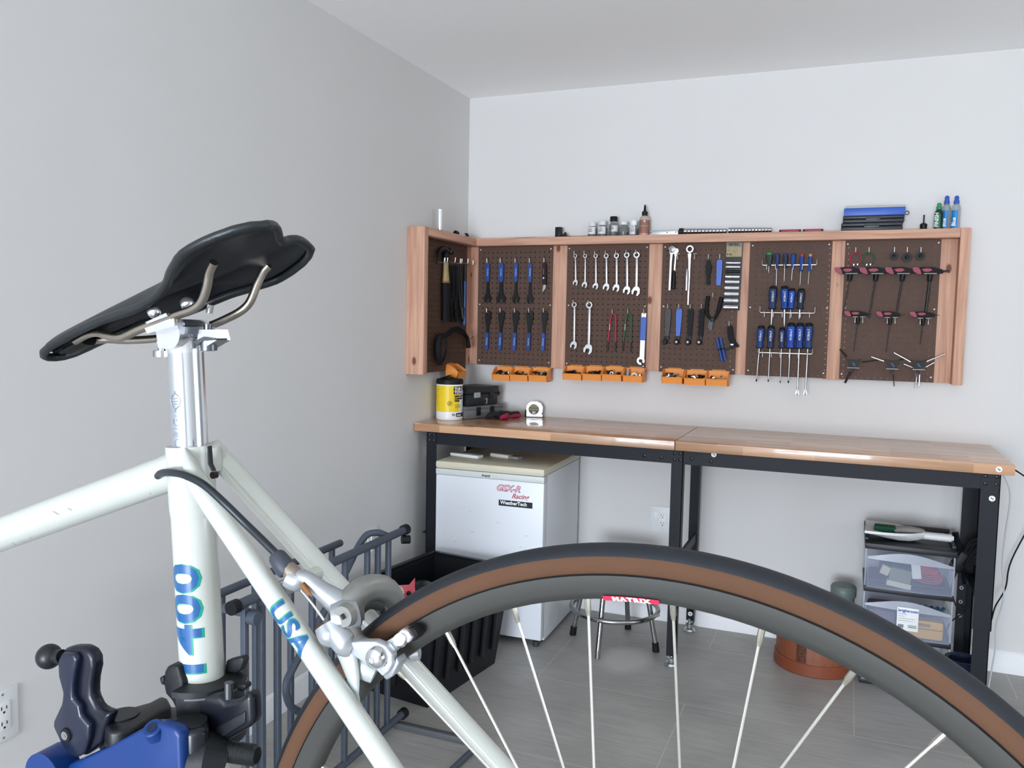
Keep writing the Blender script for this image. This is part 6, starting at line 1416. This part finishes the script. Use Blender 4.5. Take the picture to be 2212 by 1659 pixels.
# red rim sticker on the inner flank of the rim
def rim_patch(name, a0, a1, r0, r1, l, mm):
    m = MB(); n = 20; vs = []
    for k in range(n + 1):
        a = a0 + (a1 - a0) * k / n; er = E1 * cos(a) + E2 * sin(a)
        for (r, ll) in ((r0, l[0]), (r1, l[1])): vs.append(AX + er * r + NN * ll)
    m._add(vs, [[k * 2, k * 2 + 1, k * 2 + 3, k * 2 + 2] for k in range(n)]); return m.build(name, mm, wh, world=True)
aa0 = math.atan2((bp(1302, 1290, .009) - AX).dot(E2), (bp(1302, 1290, .009) - AX).dot(E1)); aa1 = math.atan2((bp(1424, 1297, .009) - AX).dot(E2), (bp(1424, 1297, .009) - AX).dot(E1))
rim_patch('rim_sticker', aa0, aa1, .2964, .3006, (.0066, .0102), mat('crimson_sticker', 'cf2f52', .45))
me = text_mesh('MATRIX', .0046, .0004, 0, 'CENTER', space=1.3)
mb = MB(); am_ = (aa0 + aa1) / 2
for v in me.vertices:
    a = am_ - v.co.x / .297 * 1.25; r_ = .2968 + v.co.y; er = E1 * cos(a) + E2 * sin(a); lat = .0066 + (r_ - .2964) / .0042 * .0036 + .0005
    v.co = AX + er * r_ + NN * lat
mb.mesh(me, Matrix.Identity(4)); mb.build('lettering', white_txt, wh, world=True)

# rear brake caliper
br_ = thing('brake_caliper', None, None, (0, 0, 0)); br_.parent = bike
alu = mat('silver_painted_aluminium', 'a9adb1', .36, .6, .05, 20); alu2 = mat('grey_cast_aluminium', '8e8f8b', .4, .6, .06, 20)
def BT(name, pts, rs, mm, n=16, k=5, flat=1.0, side=None): return MB().tube(spline(bpath(pts), k), ip(rs, k), n, flat=flat, side=side).build(name, mm, br_, world=True)
def BPp(name, px, off, t, mm):
    m = MB(); bplate(m, px, off, t); t2 = m.bm; bmesh.ops.recalc_face_normals(t2, faces=list(t2.faces)); bmesh.ops.bevel(t2, geom=list(t2.edges), offset=.0012, segments=3, profile=.5, affect='EDGES'); 
    for f in t2.faces: f.smooth = True
    return m.build(name, mm, br_, world=True)
m = MB(); a, b = bp(594, 1196, .031), bp(625, 1240, .031); d = b - a
P_ = []; Rr = []
m.tube([a, a + d * .12, a + d * .7, a + d * .9], [.0052, .0068, .0082, .0070], 10); m.build('barrel_adjuster', mat('charcoal_adjuster', '383c46', .5), br_, world=True)
for k in range(10):
    pass
BT('adjuster_nut', [(620, 1226, .031), (632, 1238, .031), (640, 1248, .031)], [.0062, .0068, .0064], mat('rusty_steel', '8f8478', .45, .7, .2, 80), k=2)
BT('arm_eye', [(622, 1246, .033), (640, 1254, .031), (657, 1246, .028)], [.0075, .0085, .0075], alu, k=3)
BT('adjuster_bolt', [(640, 1258, .031), (648, 1272, .031)], [.0042, .0042], mat('dark_bolt_steel', '6a6e72', .3, 1), k=2)
BT('upper_arm', [(640, 1246, .031), (662, 1250, .030), (690, 1272, .026), (722, 1296, .022), (752, 1318, .018)], [.0056, .0056, .0068, .0092, .0112], alu)
BT('rust_streak', [(652, 1262, .0366), (664, 1276, .0365), (674, 1288, .0360)], [.0022, .0016, .0006], mat('rust', '8a5a2c', .8, 0, .3, 90), k=3)
BT('over_arm', [(752, 1336, .020), (757, 1305, .017), (775, 1282, .008), (800, 1270, -.006), (828, 1272, -.022), (848, 1292, -.035), (856, 1322, -.042)], [.0125, .0112, .0105, .0105, .0105, .0095, .0070], alu2, flat=1.0)
BT('inner_arm', [(762, 1345, .016), (772, 1318, .006), (795, 1300, -.006), (822, 1306, -.020)], [.0070, .0062, .006, .005], mat('dark_cast_aluminium', '4d4e4c', .5, .5, .1), k=5)
BT('pivot_boss', [(722, 1338, .030), (746, 1332, .026), (768, 1326, .020)], [.0118, .0130, .0118], alu, k=3)
m = MB(); c = bp(743, 1331, .036); m.tube([c + NN * .002, c - NN * .004], [.0078, .0092], 24); m.build('pivot_cap', alu2, br_, world=True)
m = MB(); m.box((0, 0, 0), (.0012, .0068, .004), frame_matrix(bp(743, 1331, .0385), (E1 + E2 * .7), NN)); m.build('cap_slot', mat('dark_cast_aluminium', '4d4e4c', .5, .5, .1), br_, world=True)
BT('lower_link', [(718, 1342, .033), (732, 1368, .034), (748, 1392, .034), (764, 1402, .033)], [.0085, .0100, .0095, .0065], alu, k=5)
BT('front_arm', [(748, 1340, .026), (757, 1368, .027), (768, 1388, .028), (790, 1400, .030)], [.0105, .0085, .0078, .0072], alu2, k=5)
BPp('pad_arm', [(756, 1388), (778, 1386), (808, 1386), (832, 1396), (846, 1414), (847, 1436), (838, 1452), (826, 1462), (812, 1448), (790, 1436), (768, 1420), (750, 1406)], .0375, .008, mat('pale_silver_aluminium', 'c3c7cd', .35, .5, .04))
BPp('arm_tip', [(826, 1462), (838, 1450), (848, 1436), (856, 1420), (862, 1434), (848, 1462), (834, 1470)], .034, .012, alu)
m = MB(); bplate(m, [(793, 1408), (800, 1403), (836, 1432), (830, 1440)], .0380, .003); m.build('pad_slot', blk, br_, world=True)
m = MB(); c = bp(812, 1421, .040); m.tube([c - NN * .002, c - NN * .0005, c + NN * .003, c + NN * .0055], [.0082, .0082, .0070, .0030], 24); m.tube([c + NN * .001, c + NN * .0062], .0022, 6); m.build('pad_bolt', chrome, br_, world=True)
BPp('pad_holder', [(826, 1390), (846, 1378), (866, 1360), (880, 1364), (890, 1378), (884, 1388), (862, 1398), (850, 1412), (838, 1402)], .030, .010, mat('bright_cast_aluminium', 'eceef2', .2, .9, .05, 30))
BPp('brake_pad', [(874, 1362), (884, 1354), (898, 1360), (903, 1372), (898, 1384), (888, 1388), (884, 1376)], .0255, .012, blk_rub)
BT('pad_screw', [(862, 1382, .034), (866, 1384, .030)], [.0045, .0050], chrome, k=2)
BT('release_lever', [(738, 1378, .030), (750, 1412, .033), (762, 1460, .034), (768, 1500, .034), (774, 1522, .034)], [.0082, .0085, .0058, .0030, .0022], mat('frosted_lever', 'bcc4c2', .35, .3), k=5, flat=.55, side=NN)
BT('lower_cam', [(774, 1420, .022), (790, 1440, .022), (812, 1452, .020)], [.0085, .0098, .0085], mat('frosted_lever', 'bcc4c2', .35, .3), k=4)
BT('anchor_boss', [(700, 1350, .036), (712, 1368, .036), (730, 1376, .034)], [.0075, .0098, .0085], alu, k=4)
BT('anchor_bolt', [(694, 1368, .040), (704, 1366, .036)], [.0072, .0072], mat('rust_brown_bolt', '4d3530', .5, .5), k=2)
BT('anchor_nut', [(706, 1362, .037), (722, 1368, .034)], [.0080, .0084], steel, k=2)
BT('inner_cable', [(650, 1274, .031), (676, 1306, .032), (700, 1340, .034)], [.0009, .0009, .0009], spk, k=2)
m = MB(); m.ball(bp(846, 1286, -.044), .0062, n=16); m.tube([bp(850, 1276, -.044), bp(858, 1282, -.05)], .0062, 14); m.build('far_bolt', chrome, br_, world=True)
BT('far_arm', [(858, 1322, -.042), (862, 1350, -.040), (880, 1400, -.032), (896, 1412, -.024)], [.0075, .006, .006, .006], alu2, k=4)
BT('far_pad', [(888, 1410, -.016), (906, 1408, -.018)], [.007, .006], alu, k=2)
PART('brake_bridge', MB().tube([bp(650, 1255, .0) + NN * .026, bp(650, 1255, .0) - NN * .026], .006, 14), paint)

# ------------------------------------------------------------------ repair stand
std = thing('repair_stand', 'repair stand with blue arm, black clamp jaws and lever handle', 'stand', (1.02, -3.33, 0))
def SB(name, mb, m_): return mb.build(name, m_, std, world=True)
jaw = mat('black_jaw_rubber', '0e1116', .55, 0, .15, bump=.15); cbl = mat('gloss_black_clamp', '10141d', .28, 0, .1, spec=.6)
def jaw_shape(px, off, t, m_, name, bev=.0025):
    m = MB(); bplate(m, px, off, t); bmesh.ops.recalc_face_normals(m.bm, faces=list(m.bm.faces)); bmesh.ops.bevel(m.bm, geom=list(m.bm.edges), offset=bev, segments=3, profile=.5, affect='EDGES')
    return SB(name, m, m_)
def hprism(px, z, t, m_, name, bev=.003):      # slab with a level top face at height z
    m = MB(); f = [atz(u, v, z) for u, v in px]; n = len(f); vs = f + [p - V(0, 0, t) for p in f]
    m._add(vs, [list(range(n)), [n + k for k in range(n)][::-1]] + [[k, n + k, n + (k + 1) % n, (k + 1) % n] for k in range(n)])
    bmesh.ops.recalc_face_normals(m.bm, faces=list(m.bm.faces)); bmesh.ops.bevel(m.bm, geom=list(m.bm.edges), offset=bev, segments=3, profile=.5, affect='EDGES')
    return SB(name, m, m_)
def c8(pts): return [(80 + x / 4.424, 1380 + y / 4.424) for x, y in pts]
jaw_shape(c8([(1240, 262), (1300, 250), (1345, 262), (1372, 370), (1392, 410), (1396, 700), (1330, 700), (1286, 600), (1222, 530), (1204, 440), (1210, 320)]), .024, .020, jaw, 'clamp_jaw')
jaw_shape(c8([(1160, 372), (1205, 356), (1214, 450), (1180, 444)]), .018, .012, jaw, 'jaw_lip', .002)
c0 = bp(447, 1466)
def jring(z0, z1, r0, r1, a0, a1, name, m_, n=24):
    base = S0 + Dst * ((c0 - S0).dot(Dst)); m = MB(); vs = []
    for k in range(n + 1):
        a = a0 + (a1 - a0) * k / n; d = E1 * cos(a) + NN * sin(a)
        for (r, z) in ((r0, z0), (r1, z0), (r1, z1), (r0, z1)): vs.append(base + Dst * z + d * r)
    fs = []
    for k in range(n):
        for q in range(4): fs.append([k * 4 + q, k * 4 + (q + 1) % 4, k * 4 + 4 + (q + 1) % 4, k * 4 + 4 + q])
    fs += [[0, 1, 2, 3], [n * 4 + q for q in (3, 2, 1, 0)]]; m._add(vs, fs); return SB(name, m, m_)
jring(.001, .050, .0187, .0335, radians(-80), radians(86), 'clamp_jaw', jaw)
jring(-.003, .002, .0187, .0365, radians(-82), radians(88), 'jaw_lip', mat('jaw_edge', '14181b', .5))
jring(.002, .0035, .0345, .0368, radians(-40), radians(70), 'jaw_edge_line', mat('pale_edge', '5f6466', .5))
jaw_shape(c8([(1450, 480), (1560, 540), (1740, 545), (1790, 610), (1900, 590), (1960, 545), (2010, 515), (2050, 560), (2060, 800), (2030, 850), (1800, 985), (1650, 1010), (1500, 960), (1450, 760)]), .026, .014, cbl, 'clamp_body', .004)
jaw_shape(c8([(1700, 850), (1990, 690), (1990, 810), (1780, 940), (1705, 950)]), .0275, .004, mat('clamp_panel', '16191d', .45), 'clamp_panel', .0015)
jaw_shape(c8([(1790, 320), (1805, 210), (1860, 195), (1955, 170), (1978, 210), (1945, 300), (1900, 330)]), -.012, .008, jaw, 'jaw_ear', .0015)
jaw_shape(c8([(1900, 450), (1985, 430), (2000, 470), (1960, 510), (1910, 500)]), .004, .008, jaw, 'jaw_ear', .0015)
SB('jaw_bolt', MB().tube([bp(494, 1474, .034), bp(494, 1508, .034)], .0035, 12), mat('dark_bolt_steel', '6a6e72', .3, 1))
za = bp(267, 1544, .034).z
hprism(c8([(632, 800), (700, 716), (850, 662), (1070, 602), (1190, 540), (1250, 560), (1290, 640), (1180, 690), (1040, 780), (940, 850), (800, 890), (690, 895)]), za, .020, mat('satin_clamp_black', '191b1e', .4, 0, .1), 'clamp_arm')
hprism(c8([(1000, 760), (1200, 640), (1400, 640), (1420, 700), (1240, 790), (1060, 850)]), za - .010, .016, cbl, 'lower_arm')
c = bp(267, 1543, .034); m = MB(); m.tube([V(c.x, c.y, za - .001), V(c.x, c.y, za + .0012)], .0125, 30); SB('arm_cap', m, mat('cap_black', '1c1f22', .42))
zb = bp(414, 1560, .040).z
hprism(c8([(1180, 806), (1420, 700), (1560, 728), (1650, 772), (1640, 850), (1560, 885), (1450, 900), (1300, 850)]), zb, .055, cbl, 'pivot_hub', .004)
c = bp(414, 1558, .040); m = MB(); m.tube([V(c.x, c.y, zb - .001), V(c.x, c.y, zb + .0015)], .0120, 30); SB('hub_cap', m, mat('cap_black', '1c1f22', .42))
# lever handle with ball
hm = mat('dark_navy_black_plastic', '161d31', .25, 0, .08, spec=.6); hb_ = mat('deep_navy_black', '0d1120', .3, 0, .08, spec=.5)
OH = .056
m = MB(); m.ball(bp(106, 1418, OH), .0105, n=28); m.tube([bp(106, 1418, OH), bp(134, 1418, OH)], .0058, 14); SB('handle_ball', m, mat('satin_black_ball', '17191e', .38))
jaw_shape(c8([(235, 100), (320, 78), (420, 80), (490, 115), (535, 190), (540, 290), (512, 430), (512, 560), (560, 660), (640, 705), (700, 712), (640, 860), (610, 1010), (520, 1080), (430, 1140), (380, 1000), (330, 600), (300, 400), (220, 200)]), OH, .012, hb_, 'lever_body', .004)
jaw_shape(c8([(225, 140), (345, 146), (380, 205), (352, 330), (334, 450), (334, 575), (400, 640), (412, 740), (500, 830), (490, 960), (445, 1100), (375, 1142), (285, 1118), (220, 1000), (145, 840), (152, 785), (228, 620), (238, 520), (196, 360), (190, 210)]), OH + .006, .008, hm, 'lever_handle', .0025)
m = MB(); c = bp(142, 1588, OH + .0068); m.tube([c - NN * .001, c + NN * .0008], [.0062, .0055], 24); SB('screw_recess', m, blk); m = MB(); m.tube([c, c + NN * .0016], .0036, 20); m.tube([c + NN * .0016, c + NN * .0020], .0018, 6); SB('lever_screw', m, steel)
m = MB(); m.tube(bpath([(212, 1582, OH - .010), (236, 1572, OH - .018)]), [.018, .0165], 24); SB('lever_collar', m, jaw)
# blue arm
blu = mat('blue_stand_plastic', '07316f', .38, 0, .06, 20)
m = MB(); bplate(m, c8([(90, 1290), (330, 1192), (430, 1150), (700, 1022), (1010, 858), (1080, 815), (1170, 812), (1320, 858), (1368, 930), (1378, 1300), (1390, 1800), (900, 2000), (-100, 2200), (-100, 1400)]), .062, .012); bmesh.ops.recalc_face_normals(m.bm, faces=list(m.bm.faces)); bmesh.ops.bevel(m.bm, geom=list(m.bm.edges), offset=.0035, segments=3, profile=.5, affect='EDGES'); SB('blue_arm', m, blu)
c = bp(332, 1576, .0615); ax_ = (E2 * .85 + NN * .53).normalized(); m = MB(); m.tube([c - ax_ * .006, c + ax_ * .0022, c + ax_ * .0030], [.0085, .0080, .0070], 26); SB('arm_boss', m, blu)
SB('boss_hole', MB().tube([c + ax_ * .0029, c + ax_ * .0034], .0044, 18), mat('dark_blue_hole', '051a3a', .5))
m = MB(); c = bp(118, 1664, .060); m.tube([c - NN * .01, c + NN * .012], .020, 28); SB('blue_knuckle', m, blu)
# threaded rod
a, b = bp(438, 1616, .030), bp(556, 1632, .022); d = b - a; m = MB(); P_, Rr = [], []
for k in range(61): P_.append(a + d * (k / 60)); Rr.append(.0080 + (.0005 if k % 2 else 0) - (.0015 if k > 58 else 0))
m.tube(P_, Rr, 18); SB('threaded_rod', m, mat('dark_thread_steel', '35383a', .38, .7, .1))
m = MB(); m.tube(bpath([(410, 1640, .040), (450, 1640, .036), (470, 1644, .03)]), [.022, .021, .018], 18); SB('rod_housing', m, jaw)
# mast and feet that carry it, mostly below the frame
c = bp(260, 1760, .040); m = MB(); m.tube([c, V(c.x - .06, c.y, c.z - .10), V(1.02, -3.40, .95), V(1.02, -3.36, .80)], [.020, .022, .024, .024], 16); SB('elbow', m, blu)
SB('mast', MB().tube([V(1.02, -3.36, .86), V(1.02, -3.36, .10)], .020, 18), blu)
for a in (30, 150, 270): d = V(cos(radians(a)), sin(radians(a)), 0); SB('foot_leg', MB().tube([V(1.02, -3.36, .22), V(1.02, -3.36, .018) + d * .38], .014, 12), blk)
